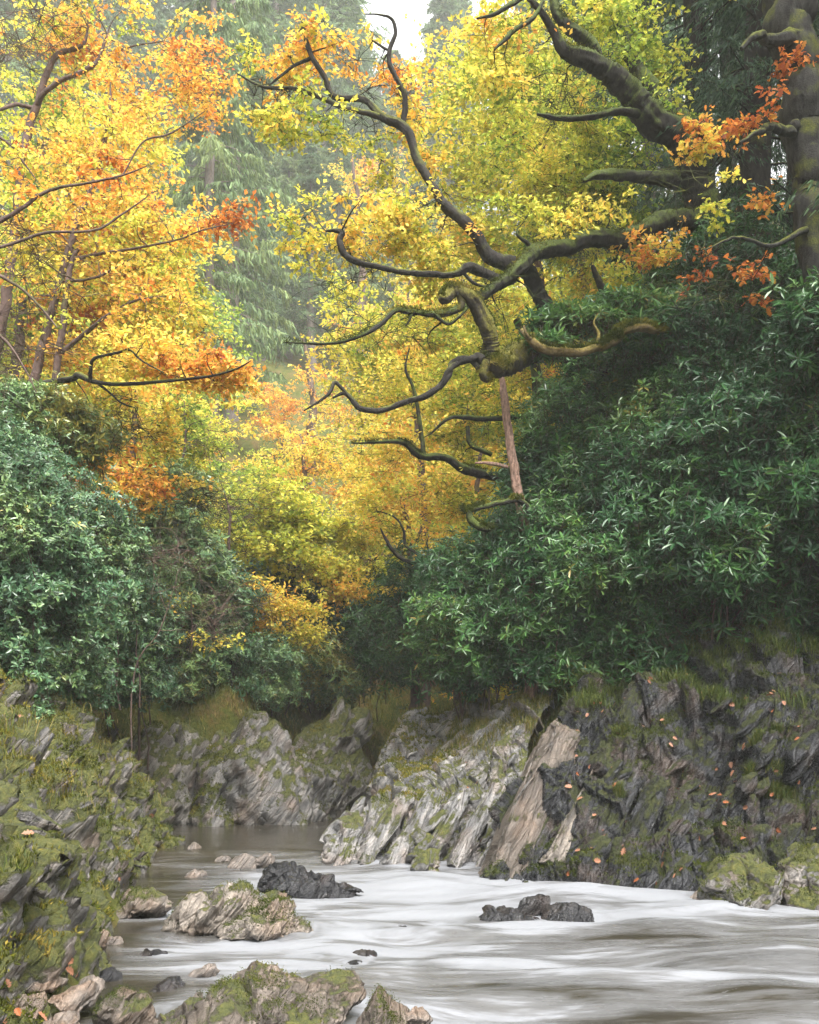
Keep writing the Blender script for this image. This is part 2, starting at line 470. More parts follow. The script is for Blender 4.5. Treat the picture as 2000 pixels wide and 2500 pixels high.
# ------------------------------------------------------------------ water
def water_z(X, Y):
    x = X.ravel(); y = Y.ravel()
    base = 0.15 * sstep(13.6, 15.2, y) + 0.05 * sstep(21, 24, y)
    # current: long low standing waves across the flow
    q = np.stack([x * .55 + .25 * y, y * 1.25 - .12 * x, x * 0], -1)
    amp = (1 - sstep(14.2, 16, y)) * sstep(-2.6, 0.3, x) * .085
    w = (fbm(q, 3, 21, .45) + .45 * (1 - np.abs(vnoise(q * 1.4 + 5.1, 4))) - .3) * amp
    w += .012 * fbm(np.stack([x * 1.2, y * 3.2, x * 0], -1), 3, 9) * (1 - .7 * sstep(14, 16, y))
    # rapids tumbling off the right ledge and over the sunken stones
    for cx, cy, sx, sy, a in ((1.6, 11.6, 1.1, .5, .14), (3.1, 10.6, .9, .45, .12), (.1, 12.3, .8, .6, .10), (1.3, 9.2, 1.2, .5, .07), (2.6, 8.3, 1.0, .35, .08), (0.9, 7.6, 1.3, .3, .06), (2.2, 7.1, 1.0, .3, .06), (-.7, 9.9, .5, .3, .06)):
        w += a * np.exp(-((x - cx) / sx) ** 2 - ((y - cy) / sy) ** 2)
    return (base + w).reshape(X.shape)

wx = axis(-9, 14, -4.5, 5, .05, 1.1); wy = axis(-30, 31, 4.5, 20, .05, 1.1)
WX, WY = np.meshgrid(wx, wy, indexing='ij')
WZ = water_z(WX, WY)
mb = MB()
P = np.stack([WX, WY, WZ], -1).reshape(-1, 3)
sdw = river_sd(WX, WY)
foam = (1 - sstep(13.8, 15.6, P[:, 1])) * sstep(-3.0, -1.2, P[:, 0] + .10 * (P[:, 1] - 9)) * .64
for cx, cy, sx, sy, a in ((0.3, 12.9, 1.6, .9, .5), (1.6, 11.4, 1.2, .5, .42), (3.0, 10.5, 1.1, .45, .5), (0.0, 10.8, 1.3, 1.0, .30), (.2, 8.6, 1.6, .6, .2), (3.2, 7.4, 1.2, .35, .3), (0.3, 6.6, 1.2, .4, .2),
                          (-2.1, 12.9, .9, .8, .35), (-1.5, 8.0, .8, .6, .28), (1.4, 6.5, .8, .25, -.35), (2.0, 8.9, .9, .4, -.34), (2.6, 6.9, .9, .3, -.35), (1.0, 9.8, .6, .3, -.2), (-1.9, 7.2, .6, .4, -.35)):
    foam += a * np.exp(-((P[:, 0] - cx) / sx) ** 2 - ((P[:, 1] - cy) / sy) ** 2)
# the current parts round each stone: stream lines and white water at their edges
flow_v = P[:, 1].copy(); flow_u = P[:, 0].copy()
for cx, cy, R_ in ((-1.55, 9.45, .75), (-1.2, 11.9, .75), (1.2, 9.95, .72), (-.15, 9.4, .28), (.15, 13.3, .3), (-.5, 8.4, .3), (-.4, 8.1, .2), (-2.2, 8.5, .2), (-2.75, 10.3, .35), (-.4, 6.1, .4), (-1.1, 6.3, .8), (3.8, 11.1, .9)):
    dx = P[:, 0] - cx; dy = (P[:, 1] - cy) * 1.25; r2 = dx * dx + dy * dy
    flow_v -= (P[:, 1] - cy) * np.clip(R_ * R_ / np.maximum(r2, R_ * R_ * .5), 0, 1) * .9
    flow_u += dx * np.clip(R_ * R_ / np.maximum(r2, R_ * R_ * .5), 0, 1) * .5
    rr_ = np.sqrt(r2)
    foam += .38 * np.exp(-((rr_ - R_ * 1.05) / (.16 + .1 * R_)) ** 2) * (P[:, 1] < 14.5)
    foam += .22 * np.exp(-((dx - R_ * 1.2) / (R_ * 1.3)) ** 2 - (dy / (R_ * .5)) ** 2)
mb.add(P, grid_faces(*WX.shape), np.clip(foam, 0, 1))

M_WATER, nt, out = newmat('river_water')
g = N(nt, 'ShaderNodeNewGeometry'); a = N(nt, 'ShaderNodeAttribute', attribute_name='tint')
fa_ = N(nt, 'ShaderNodeAttribute', attribute_name='flow')
def wnoise(scale, rot, sc, det=6.0, rgh=.55, dist=.6):
    mp = N(nt, 'ShaderNodeMapping'); mp.inputs['Scale'].default_value = sc; mp.inputs['Rotation'].default_value = (0, 0, rot)
    nt.links.new(fa_.outputs['Vector'], mp.inputs[0])
    n = N(nt, 'ShaderNodeTexNoise', i_Scale=scale, i_Detail=det, i_Roughness=rgh, i_Distortion=dist); nt.links.new(mp.outputs[0], n.inputs['Vector'])
    return n.outputs['Fac']
na = wnoise(1.0, radians(12), (.55, 2.0, .6), 5.0, .5, .8)
nb = wnoise(1.0, radians(-6), (1.3, 7.5, 1.0), 7.0, .6, .5)
nc = wnoise(1.0, radians(4), (5.0, 34.0, 1.0), 4.0, .6, .3)
f = math_(nt, 'ADD', a.outputs['Fac'], math_(nt, 'MULTIPLY', math_(nt, 'SUBTRACT', na, .5), 1.7))
f = math_(nt, 'ADD', f, math_(nt, 'MULTIPLY', math_(nt, 'SUBTRACT', nb, .5), 1.3))
f = math_(nt, 'ADD', f, math_(nt, 'MULTIPLY', math_(nt, 'SUBTRACT', nc, .5), .35))
fr = ramp(nt, [(.11, 0.0), (.62, .32), (1.35, .85)], f, 'EASE')
# loose foam flecks drifting on the calm pool
nd = wnoise(1.0, 0, (3.0, 9.0, 1.0), 6.0, .7, 1.2)
fl = ramp(nt, [(.66, 0.0), (.72, .55)], nd)
fa = math_(nt, 'MAXIMUM', fr.outputs[0], fl.outputs[0])
body = mixc(nt, na, (.008, .009, .008), (.050, .041, .027))
col = mixc(nt, fa, body, (.195, .203, .22))
p = N(nt, 'ShaderNodeBsdfPrincipled', i_IOR=1.33)
nt.links.new(col, p.inputs['Base Color'])
nt.links.new(math_(nt, 'ADD', math_(nt, 'MULTIPLY', fa, .5), .12), p.inputs['Roughness'])
bp = N(nt, 'ShaderNodeBump', i_Strength=.35, i_Distance=.03); nt.links.new(math_(nt, 'ADD', nb, math_(nt, 'MULTIPLY', nc, .25)), bp.inputs['Height']); nt.links.new(bp.outputs[0], p.inputs['Normal'])
nt.links.new(p.outputs[0], out.inputs['Surface'])
wo = mb.build('river_water', M_WATER, tint=True)
fl_ = wo.data.attributes.new('flow', 'FLOAT_VECTOR', 'POINT')
fl_.data.foreach_set('vector', np.stack([flow_u, flow_v, P[:, 0] * 0], -1).astype(np.float32).ravel())
tag(wo, kind='structure')

# ------------------------------------------------------------------ rock tools
def hash2(a, b, seed):
    return _h(np.floor(a).astype(np.int64), np.floor(b).astype(np.int64), np.zeros(len(a), np.int64), seed)

def strata(P, T, A, L=1.0, seed=0, n=BEDN, al=BEDA):
    """layered break-up: height offset per (bed, block)"""
    b = np.cross(n, al)
    s = P @ n + .10 * fbm(P * .9, 3, seed + 5)
    idx = s / T
    a1 = (P @ al) / L + 7.3 * hash2(idx, idx * 0, seed)
    b1 = (P @ b) / (L * .8) + 3.1 * hash2(idx, idx * 0 + 3, seed)
    v = hash2(idx, np.floor(a1) * 13 + np.floor(b1), seed + 1)
    fr = idx - np.floor(idx)
    groove = np.clip(1 - np.minimum(fr, 1 - fr) / .13, 0, 1)
    return A * (v - .5) - .35 * A * groove

def grid_normals(G):
    du = np.gradient(G, axis=0); dv = np.gradient(G, axis=1)
    return nrm(np.cross(du, dv))

def spl(A, n):
    """resample array (k, ...) to n rows by Catmull-Rom, evenly"""
    k = len(A)
    P = np.concatenate([2 * A[:1] - A[1:2], A, 2 * A[-1:] - A[-2:-1]])
    t = np.linspace(0, k - 1, n); i = np.minimum(t.astype(int), k - 2); f = (t - i).reshape((-1,) + (1,) * (A.ndim - 1))
    p0, p1, p2, p3 = P[i], P[i + 1], P[i + 2], P[i + 3]
    return .5 * (2 * p1 + (p2 - p0) * f + (2 * p0 - 5 * p1 + 4 * p2 - p3) * f ** 2 + (3 * p1 - p0 - 3 * p2 + p3) * f ** 3)

def sheet(rows, nu, nv, layers, rough, seed):
    """rows: bottom->top lists of (px,py,Y); returns displaced grid (nv,nu,3) and normals"""
    A = np.array([[at(*p) for p in r] for r in rows])
    lo = A[:1].copy(); lo[..., 2] = -.7; lo[..., 1] -= .05
    hi = A[-1:].copy(); hi[..., 1] += 1.2; hi[..., 2] -= .5
    A = np.concatenate([lo, A, hi])
    le = A[:, :1].copy(); le[..., 1] += 2.0; le[..., 2] -= 1.6; le[..., 0] -= .05
    A = np.concatenate([le, A], 1)
    G = spl(A, nv); G = np.swapaxes(spl(np.swapaxes(G, 0, 1), nu), 0, 1)
    Nn = -grid_normals(G)
    Nn = np.where((Nn[..., 1:2] > .2) & (Nn[..., 2:3] < 0), -Nn, Nn)
    P = G.reshape(-1, 3); n = Nn.reshape(-1, 3)
    d = np.zeros(len(P))
    for k, (T, Aa, L) in enumerate(layers):
        d += strata(P, T, Aa, L, seed + 11 * k)
    d += rough * fbm(P * 1.3, 5, seed + 40)
    P = P + n * d[:, None]
    return P.reshape(G.shape)

def grid_add(mb, G, flip=False):
    f = grid_faces(G.shape[0], G.shape[1])
    if flip: f = f[:, ::-1]
    mb.add(G.reshape(-1, 3), f)

SURF = {}          # sampled surface points for moss, grass and fallen leaves
def keep_surface(key, G, flip=False):
    n = grid_normals(G)
    n = np.where(n[..., 2:3] < 0, -n, n)
    SURF[key] = (G.reshape(-1, 3), n.reshape(-1, 3))

def ico(sub):
    import bmesh
    bm = bmesh.new(); bmesh.ops.create_icosphere(bm, subdivisions=sub, radius=1)
    V = np.array([v.co[:] for v in bm.verts]); Fc = np.array([[v.index for v in f.verts] for f in bm.faces]); bm.free()
    return V, Fc
ICO = {s: ico(s) for s in (3, 4, 5, 6)}

def rock_pts(center, size, seed, sub=5, nplanes=14, soft=.05, layers=((.13, .05, .6), (.045, .02, .35)), rough=.05, tilt=None, extra=()):
    """angular rock: convex cut by random planes, then broken into beds"""
    r = np.random.default_rng(seed)
    D, Fc = ICO[sub]
    pn = nrm(r.normal(size=(nplanes, 3))); pd = r.uniform(.62, 1.0, nplanes)
    pn = np.vstack([pn, BEDN[None], -BEDN[None]] + [nrm(np.array(e[:3], float))[None] for e in extra])
    pd = np.concatenate([pd, [.72, .8], [e[3] for e in extra]])
    c = D @ pn.T
    rr = np.where(c > .02, pd[None] / np.maximum(c, .02), 9)
    k = -np.log(np.exp(-rr / soft).sum(1) + 1e-30) * soft
    k = np.minimum(k, 1.25)
    P = D * k[:, None] * np.array(size)[None]
    if tilt is not None:
        ca, sa = math.cos(tilt), math.sin(tilt)
        P = np.stack([P[:, 0] * ca - P[:, 2] * sa, P[:, 1], P[:, 0] * sa + P[:, 2] * ca], -1)
    P = P + np.array(center)[None]
    nn = nrm((P - np.array(center)) / np.array(size) ** 2)
    sc = min(size)
    d = sum(strata(P, T, A, L, seed + 7 * i) for i, (T, A, L) in enumerate(layers)) + rough * fbm(P * 2.2 / max(sc, .3) * .6, 5, seed + 3)
    return P + nn * d[:, None], Fc

def fuzz(mb, pts, nrm_, count, seed, ln=(.015, .04), wd=.010, thresh=.35, nz=.15, zmin=.05, tint=(.25, .8), scale=1.6, dens=None):
    """short moss blades on upward surfaces"""
    r = np.random.default_rng(seed)
    i = r.integers(0, len(pts), count)
    P = pts[i] + r.normal(0, .012, (count, 3)); n = nrm_[i]
    m = fbm(P * scale, 4, 77) * .5 + n[:, 2] * .55
    ok = (m > thresh) & (P[:, 2] > zmin) & (n[:, 2] > nz)
    P, n = P[ok], n[ok]; c = len(P)
    d = nrm(n + r.normal(0, .55, (c, 3)) + np.array([0, 0, .3]))
    side = nrm(np.cross(d, r.normal(size=(c, 3))))
    L = r.uniform(*ln, c)
    t = np.clip(tint[0] + (tint[1] - tint[0]) * (fbm(P * 2.3, 4, 31, .7) * .55 + .5) + r.normal(0, .08, c), 0, 1)
    leaves(mb, P - n * .004, d, side, L, np.full(c, wd) * (.6 + L / ln[1]), t, 'rhomb')

def vert_normals(P, Fc):
    n = np.zeros_like(P)
    fn = np.cross(P[Fc[:, 1]] - P[Fc[:, 0]], P[Fc[:, 2]] - P[Fc[:, 0]])
    for k in range(Fc.shape[1]): np.add.at(n, Fc[:, k], fn)
    return nrm(n)

def rock_thing(name, label, cat, pieces, mat, moss=0, group=None, seed=0, mosskw={}):
    """pieces: list of (P, faces); one mesh, plus a moss part"""
    allP = np.vstack([p for p, _ in pieces])
    o = np.array([allP[:, 0].mean(), allP[:, 1].mean(), max(0, allP[:, 2].min())])
    m = MB()
    for P, Fc in pieces: m.add(P, Fc)
    root = m.build(name, mat, origin=o)
    tag(root, label, cat, group)
    if moss:
        ns = np.vstack([vert_normals(P, Fc) for P, Fc in pieces])
        k = MB(); fuzz(k, allP, ns, moss, seed + 5, **mosskw)
        if k.n > 600: k.build('moss', M_MOSS, root, smooth=False, tint=True)
    return root, allP

# ------------------------------------------------------------------ left bank: rocky, moss covered
bx = np.concatenate([np.arange(-9.5, -6, .07), np.arange(-6, -1.75, .018)]); by = np.concatenate([np.arange(4.2, 12, .025), np.arange(12, 19.5, .03)])
BX, BY = np.meshgrid(bx, by, indexing='ij')
BZ = terrain_h(BX, BY, 1.0, 0.0)
sdl = river_sd(BX, BY).reshape(BX.shape)
BZ = BZ - .35 * np.clip((sdl - 2.6) / .8, 0, 1) - .6 * (sdl < -.25)
G = np.stack([BX, BY, BZ], -1)
n = grid_normals(G); n = np.where(n[..., 2:3] < 0, -n, n)
Pb = G.reshape(-1, 3); nb_ = n.reshape(-1, 3)
msk = sstep(-.15, .25, sdl.ravel())
bn = nrm(np.array([.50, -.45, .74]))
ba = nrm(np.cross(bn, np.array([0, 1., 0])))
d = strata(Pb, .34, .26, .6, 3, bn, ba) + strata(Pb, .13, .12, .35, 9, bn, ba) + .26 * fbm(Pb * 1.1, 4, 50) + .26 * np.abs(fbm(Pb * 2.4, 2, 51)) + .15 * np.abs(fbm(Pb * 5.5, 2, 53)) + .03 * fbm(Pb * 14, 2, 54) - .12
Pb = Pb + nb_ * (d * msk)[:, None]
G = Pb.reshape(G.shape)
m = MB(); grid_add(m, G)
lb = m.build('rock_bank', R_BANK, origin=(-5, 11, 1.0))
tag(lb, 'steep moss covered rock bank along the left side of the river', 'rock bank')
keep_surface('left', G)
k = MB(); fuzz(k, SURF['left'][0], SURF['left'][1], 620000, 3, (.02, .06), .011, .36, 0, .08, (.20, .90), 1.5)
k.build('moss', M_MOSS, lb, smooth=False, tint=True)

# ------------------------------------------------------------------ right ledge of tilted slate and the dark bank beside it
rowsA = [[(795, 2105, 14.3), (880, 2110, 14.2), (1000, 2100, 14.2), (1100, 2110, 14.0), (1210, 2125, 13.7)],
         [(850, 2010, 15.4), (930, 2010, 15.1), (1030, 2000, 14.9), (1130, 2000, 14.6), (1230, 1990, 14.3)],
         [(905, 1930, 17.0), (990, 1920, 16.4), (1080, 1910, 15.9), (1180, 1900, 15.4), (1280, 1890, 15.0)],
         [(945, 1850, 18.8), (1030, 1830, 17.9), (1120, 1815, 17.0), (1220, 1790, 16.3), (1310, 1790, 15.8)],
         [(985, 1775, 20.8), (1070, 1750, 19.4), (1160, 1730, 18), (1260, 1705, 17.2), (1350, 1690, 16.8)]]
GA = sheet(rowsA, 420, 460, ((.34, .36, 1.3), (.11, .12, .6), (.04, .04, .35)), .07, 4)
m = MB(); grid_add(m, GA)
ra = m.build('rock_ledge', R_LEDGE, origin=(0.2, 16, .5)); tag(ra, 'grey ledge of steeply tilted slate slabs, moss along its top', 'rock ledge')
keep_surface('ledge', GA)
k = MB(); fuzz(k, SURF['ledge'][0], SURF['ledge'][1], 110000, 8, (.02, .05), .012, .50, .35, .8, (.3, .95), .7)
k.build('moss', M_MOSS, ra, smooth=False, tint=True)

rowsB = [[(1150, 2150, 13.1), (1280, 2180, 12.5), (1450, 2172, 12.2), (1600, 2175, 12.0), (1750, 2200, 11.6), (1900, 2215, 11.2), (2150, 2230, 10.8)],
         [(1215, 2040, 13.5), (1330, 2080, 12.9), (1470, 2060, 12.7), (1620, 2060, 12.6), (1760, 2050, 12.4), (1900, 2050, 12.2), (2150, 2050, 12.0)],
         [(1295, 1920, 14.0), (1400, 1940, 13.4), (1520, 1920, 13.2), (1650, 1910, 13.1), (1780, 1900, 13.0), (1910, 1890, 12.9), (2150, 1880, 12.7)],
         [(1365, 1805, 14.5), (1450, 1820, 14.1), (1560, 1790, 13.9), (1680, 1770, 13.8), (1800, 1750, 13.7), (1920, 1730, 13.6), (2150, 1710, 13.4)],
         [(1410, 1730, 15.4), (1490, 1720, 15.0), (1600, 1695, 14.9), (1710, 1665, 14.9), (1820, 1635, 14.8), (1930, 1610, 14.7), (2150, 1580, 14.5)],
         [(1430, 1690, 16.5), (1510, 1670, 16.4), (1620, 1635, 16.4), (1730, 1600, 16.3), (1830, 1565, 16.2), (1940, 1535, 16.1), (2150, 1500, 16)]]
rowsB = [r + [(2500, r[-1][1] + (25 if k == 0 else -20), r[-1][2] - .5), (3000, r[-1][1] + (70 if k == 0 else -30), r[-1][2] - 1.3)] for k, r in enumerate(rowsB)]
GB = sheet(rowsB, 800, 460, ((.36, .34, 1.1), (.12, .12, .5), (.04, .05, .25)), .26, 23)
m = MB(); grid_add(m, GB)
rb = m.build('rock_bank', R_DARK, origin=(3.2, 13.5, .5)); tag(rb, 'dark wet rock face on the right bank, dotted with fallen leaves', 'rock bank')
keep_surface('dark', GB)
k = MB(); fuzz(k, SURF['dark'][0], SURF['dark'][1], 170000, 12, (.015, .05), .011, .40, .15, .1, (0, .38), 1.3)
k.build('moss', M_MOSS, rb, smooth=False, tint=True)

def blocks(parent, key, box, count, mat, seed, size=(.08, .26), tilt=.9):
    r = np.random.default_rng(seed)
    P, nn = SURF[key]
    px = 1000 + P[:, 0] / P[:, 1] * F; py = HOR - (P[:, 2] - CH) / P[:, 1] * F
    ok = np.where((px > box[0]) & (px < box[2]) & (py > box[1]) & (py < box[3]) & (P[:, 2] > -.05))[0]
    for j, i in enumerate(r.choice(ok, count, replace=False)):
        sz = r.uniform(*size) * np.array([r.uniform(1.0, 2.2), r.uniform(.6, 1.0), r.uniform(.35, .75)])
        Q, Fc = rock_pts(P[i] - nn[i] * sz.min() * .35, sz, seed * 100 + j, 4, 7, .012, SML if sz.max() < .4 else MID, .03, tilt + r.normal(0, .22))
        m = MB(); m.add(Q, Fc); m.build('rock_block', mat, parent)
BIG = ((.30, .14, .7), (.11, .09, .4), (.035, .025, .25))
MID = ((.14, .10, .6), (.05, .04, .35))
SML = ((.07, .03, .3), (.03, .012, .2))
blocks(rb, 'dark', (1420, 1720, 2010, 2210), 48, R_DARK, 71)
blocks(lb, 'left', (0, 1720, 450, 2400), 24, R_BANK, 72, (.08, .24), -.5)
blocks(ra, 'ledge', (860, 1780, 1330, 2100), 30, R_LEDGE, 73, (.08, .24), .85)
# two long leaning slabs at the meeting of ledge and dark bank
def slab(p0, p1, w, t, depth, seed, nseg=60):
    """leaning plank of rock from p0 (foot) to p1 (tip)"""
    p0 = np.array(p0); p1 = np.array(p1)
    e = p1 - p0; L = np.linalg.norm(e); e = e / L
    nx = nrm(np.cross(e, np.array([0, 1., 0]))); nx = nx if nx[0] < 0 else -nx
    y = np.cross(e, nx)
    D, Fc = ICO[6]
    # superellipsoid block
    q = np.sign(D) * np.abs(D) ** .35
    q = q / np.max(np.abs(q), 1, keepdims=True) ** .75
    S = np.stack([q[:, 0] * L / 2, q[:, 1] * w / 2, q[:, 2] * t / 2], -1)
    tip = np.clip((S[:, 0] / L + .5), 0, 1)
    S[:, 1] *= 1 - .45 * tip ** 2
    S[:, 0] += -.35 * S[:, 1] * tip
    P = (p0 + p1) / 2 + S[:, :1] * e + S[:, 1:2] * y + S[:, 2:3] * nx
    n = vert_normals(P, Fc)
    dd = strata(P, .12, .07, .8, seed) + strata(P, .04, .03, .4, seed + 3) + .05 * fbm(P * 1.6, 5, seed)
    return P + n * dd[:, None], Fc
pieces = [slab(at(1200, 2180, 13.0), at(1385, 1778, 14.2), .75, .42, 1, 5)]
m = MB(); [m.add(*p_) for p_ in pieces]; o = m.build('leaning_slab', R_BROWN, ra, smooth=True)
o['label'] = 'rust stained pointed slab leaning up to the right'
pieces = [slab(at(1330, 2120, 12.9), at(1475, 1860, 13.7), .5, .25, 1, 8), ]
m = MB(); [m.add(*p_) for p_ in pieces]; o = m.build('leaning_slab', R_BOUL, rb)
for a_, b_, w_, t_, sd_ in ((at(1395, 2190, 12.5), at(1560, 1840, 13.7), .6, .26, 51), (at(1500, 2150, 12.5), at(1620, 1900, 13.1), .45, .22, 52), (at(1260, 2190, 12.8), at(1420, 1870, 13.9), .4, .2, 53), (at(1590, 2190, 12.2), at(1690, 1960, 13.0), .4, .22, 54), (at(1450, 1900, 13.5), at(1560, 1690, 14.8), .5, .2, 55)):
    m = MB(); m.add(*slab(a_, b_, w_, t_, 1, sd_)); m.build('leaning_slab', R_DARK, rb)
pieces = [slab(at(870 + i * 75, 2135, 14.1 - .05 * i), at(985 + i * 78, 1950 - 12 * i, 15.2 - .15 * i), .55, .22, 1, 30 + i) for i in range(4)]
for p_ in pieces:
    m = MB(); m.add(*p_); m.build('leaning_slab', R_LEDGE, ra)

# ------------------------------------------------------------------ rocks in and around the river
def R3(px, py, Y, sx, sy, sz, seed, **kw):
    """rock whose centre projects to (px,py) at depth Y; sizes in px half-extents for x,z and metres for y"""
    return rock_pts(at(px, py, Y), (sx / F * Y, sy, sz / F * Y), seed, **kw)

BIG = ((.30, .14, .7), (.11, .09, .4), (.035, .025, .25))
MID = ((.14, .10, .6), (.05, .04, .35))
SML = ((.07, .03, .3), (.03, .012, .2))

rock_thing('river_rock', 'large ribbed slate outcrop rising from the calm pool', 'rock',
           [R3(600, 1985, 20.6, 175, 1.2, 235, 31, sub=6, layers=BIG, rough=.2), R3(520, 2010, 20.0, 95, .9, 180, 32, sub=6, layers=BIG, rough=.15),
            R3(720, 2000, 20.8, 110, 1.0, 175, 33, sub=6, layers=BIG, rough=.15)], R_GREY, 90000, seed=3, mosskw=dict(thresh=.28, ln=(.02, .06), wd=.014))
rock_thing('river_rock', 'pale slate outcrop with a flat sloping top slab behind the pool', 'rock',
           [R3(795, 1940, 23.8, 115, 1.2, 190, 41, sub=6, layers=BIG, rough=.2), R3(850, 1790, 24.6, 80, 1.0, 42, 42, sub=5, layers=MID, tilt=.35),
            R3(770, 1830, 24, 80, 1.0, 70, 43, sub=6, layers=BIG)], R_PALE, 40000, seed=4, mosskw=dict(thresh=.5, ln=(.02, .06), wd=.014, tint=(.4, 1)))
rock_thing('river_rock', 'fissured grey cliff rock beside the left bank behind the pool', 'rock',
           [R3(450, 1960, 20.6, 85, 1.0, 200, 51, sub=6, layers=BIG, rough=.2), R3(370, 1900, 20.2, 110, 1.2, 180, 52, sub=6, layers=BIG, rough=.25), R3(540, 1810, 22, 90, 1.1, 50, 53, layers=MID)],
           R_PALE, 50000, seed=5, mosskw=dict(thresh=.4, ln=(.02, .06), wd=.014))
rock_thing('boulder', 'rounded dark boulder perched on the rocks behind the pool', 'boulder', [R3(613, 1775, 21.8, 50, .45, 38, 61, layers=MID, soft=.09)], R_GREY, 0)

rock_thing('boulder', 'broad mossy boulder standing in the river, left of centre', 'boulder',
           [R3(545, 2245, 9.6, 90, .42, 95, 71, sub=6, layers=MID, rough=.08), R3(665, 2260, 9.5, 88, .36, 85, 72, sub=6, layers=MID, rough=.07, tilt=-.4),
            R3(470, 2250, 9.6, 60, .3, 60, 73, sub=5, layers=MID, rough=.06), R3(610, 2280, 9.25, 80, .25, 45, 75, sub=5, layers=MID)],
           R_BOUL, 45000, seed=6, mosskw=dict(thresh=.38, ln=(.008, .022), wd=.006, tint=(0.1, .7)))
rock_thing('boulder', 'low flat black wet boulder at the edge of the rapids', 'boulder',
           [R3(745, 2165, 12.0, 125, .55, 42, 81, sub=6, layers=MID, rough=.05, soft=.09), R3(680, 2140, 12.3, 55, .4, 45, 82, layers=MID)], R_WET, 0)
rock_thing('boulder', 'small mossy rock at the foot of the left bank', 'boulder', [R3(345, 2215, 10.4, 62, .3, 45, 91, layers=MID, rough=.06)], R_BOUL, 9000, mosskw=dict(thresh=.3, ln=(.008, .025), wd=.006, tint=(0.1, .6)))
rock_thing('boulder', 'long dark wet boulder in the middle of the rapids', 'boulder',
           [R3(1245, 2243, 10.0, 100, .32, 30, 101, sub=6, layers=MID, rough=.04, soft=.09), R3(1375, 2245, 10.0, 70, .3, 36, 102, sub=6, layers=SML, rough=.04), R3(1310, 2215, 10.3, 38, .2, 28, 103, layers=SML)], R_WET, 0)
rock_thing('boulder', 'pointed dark rock at the foot of the grey ledge', 'boulder', [R3(1037, 2120, 13.4, 38, .25, 40, 111, layers=MID), R3(1030, 2075, 14.0, 40, .25, 50, 112, layers=MID)], R_GREY, 0)
rock_thing('boulder', 'smooth stone just under the rushing water', 'boulder', [R3(960, 2290, 9.5, 52, .25, 24, 121, layers=SML, soft=.14)], R_WET, 0)
rock_thing('boulder', 'squared mossy block at the right water edge', 'boulder',
           [R3(1820, 2165, 10.8, 112, .5, 86, 131, sub=6, layers=MID, rough=.06, extra=((0, -.2, 1, .8), (-1, -.3, .1, .8))), R3(1965, 2160, 11.0, 90, .5, 88, 132, sub=6, layers=MID, rough=.08)], R_GREY, 26000, mosskw=dict(thresh=.42, ln=(.012, .03), wd=.008, tint=(0, .45)))
rock_thing('boulder', 'large sloping brown slab in front with a moss covered back', 'boulder',
           [R3(640, 2480, 6.3, 225, .50, 125, 141, sub=6, layers=MID, rough=.05, extra=((.45, -.3, .8, .55),)), R3(470, 2520, 6.3, 100, .35, 70, 142, sub=6, layers=MID, rough=.05), R3(560, 2440, 6.6, 75, .25, 55, 143, sub=5, layers=SML)],
           R_BROWN, 60000, seed=9, mosskw=dict(thresh=.52, ln=(.006, .018), wd=.0045, tint=(0.0, .5), scale=2.6))
rock_thing('boulder', 'pointed brown rock at the bottom edge, moss on its ridge', 'boulder',
           [R3(935, 2490, 6.1, 78, .28, 85, 151, sub=6, layers=SML, rough=.04, extra=((.7, -.2, .6, .5), (-.8, -.2, .35, .5)))], R_BROWN, 9000, mosskw=dict(thresh=.5, ln=(.006, .016), wd=.004, tint=(0, .5), scale=2.6))

ST = [(375, 2335, 8.5, 36, 20, 'flat dark stone awash in the shallows left of the rapids'), (425, 2370, 8.0, 18, 13, 'small tan stone in the shallow brown water'), (375, 2380, 7.9, 24, 9, 'low pebbly stone beside the small tan stone'),
      (610, 2318, 8.8, 17, 10, 'lone small stone in front of the broad mossy boulder'), (700, 2290, 9.2, 12, 8, 'tiny dark stone right of the broad mossy boulder'), (890, 2338, 8.5, 44, 10, 'thin black slab tilted out of the foaming water'),
      (858, 2362, 8.2, 32, 15, 'wedge shaped wet stone under the thin black slab'), (938, 2360, 8.2, 18, 9, 'little dark stone right of the wedge shaped stone'), (475, 2140, 13.2, 28, 13, 'small stone with red leaves in the upper shallows'),
      (595, 2110, 14.0, 34, 24, 'cracked grey stone left of the black wet boulder'), (470, 2085, 15.2, 30, 22, 'stone at the tip of the left bank by the pool'), (545, 2100, 14.4, 22, 14, 'small pale stone between bank tip and cracked stone'),
      (640, 2105, 14.0, 32, 22, 'brown rounded stone behind the black wet boulder'), (300, 2150, 11.8, 30, 26, 'dark broken stone at the left water edge'), (275, 2305, 9.0, 26, 24, 'mossy stone where the left bank meets the shallows'),
      (780, 2415, 7.5, 30, 9, 'low wet stone right of the sloping brown slab'), (850, 2415, 7.5, 16, 9, 'small grey stone by the pointed brown rock'), (1010, 2490, 6.2, 38, 24, 'round grey stone at the bottom edge of the rapids'),
      (270, 2390, 7.6, 28, 16, 'dark pebbly stone in the near shallows'), (500, 2380, 7.7, 40, 20, 'wet stone leaning on the back of the sloping slab'), (1700, 2205, 11.2, 26, 26, 'splintered stone left of the squared mossy block'), (420, 2410, 7.3, 60, 20, 'dark wet stone under the near bank shallows')]
for i, (px, py, Y, sx, sz, lab) in enumerate(ST):
    rock_thing('stone', lab, 'stone', [R3(px, py, Y, sx, sx / F * Y * .9, sz, 200 + i, sub=4, layers=SML, rough=.03)], R_WET if i in (0, 5, 6, 7, 13, 18, 21) else R_STONE, 0, 'stones in the river')
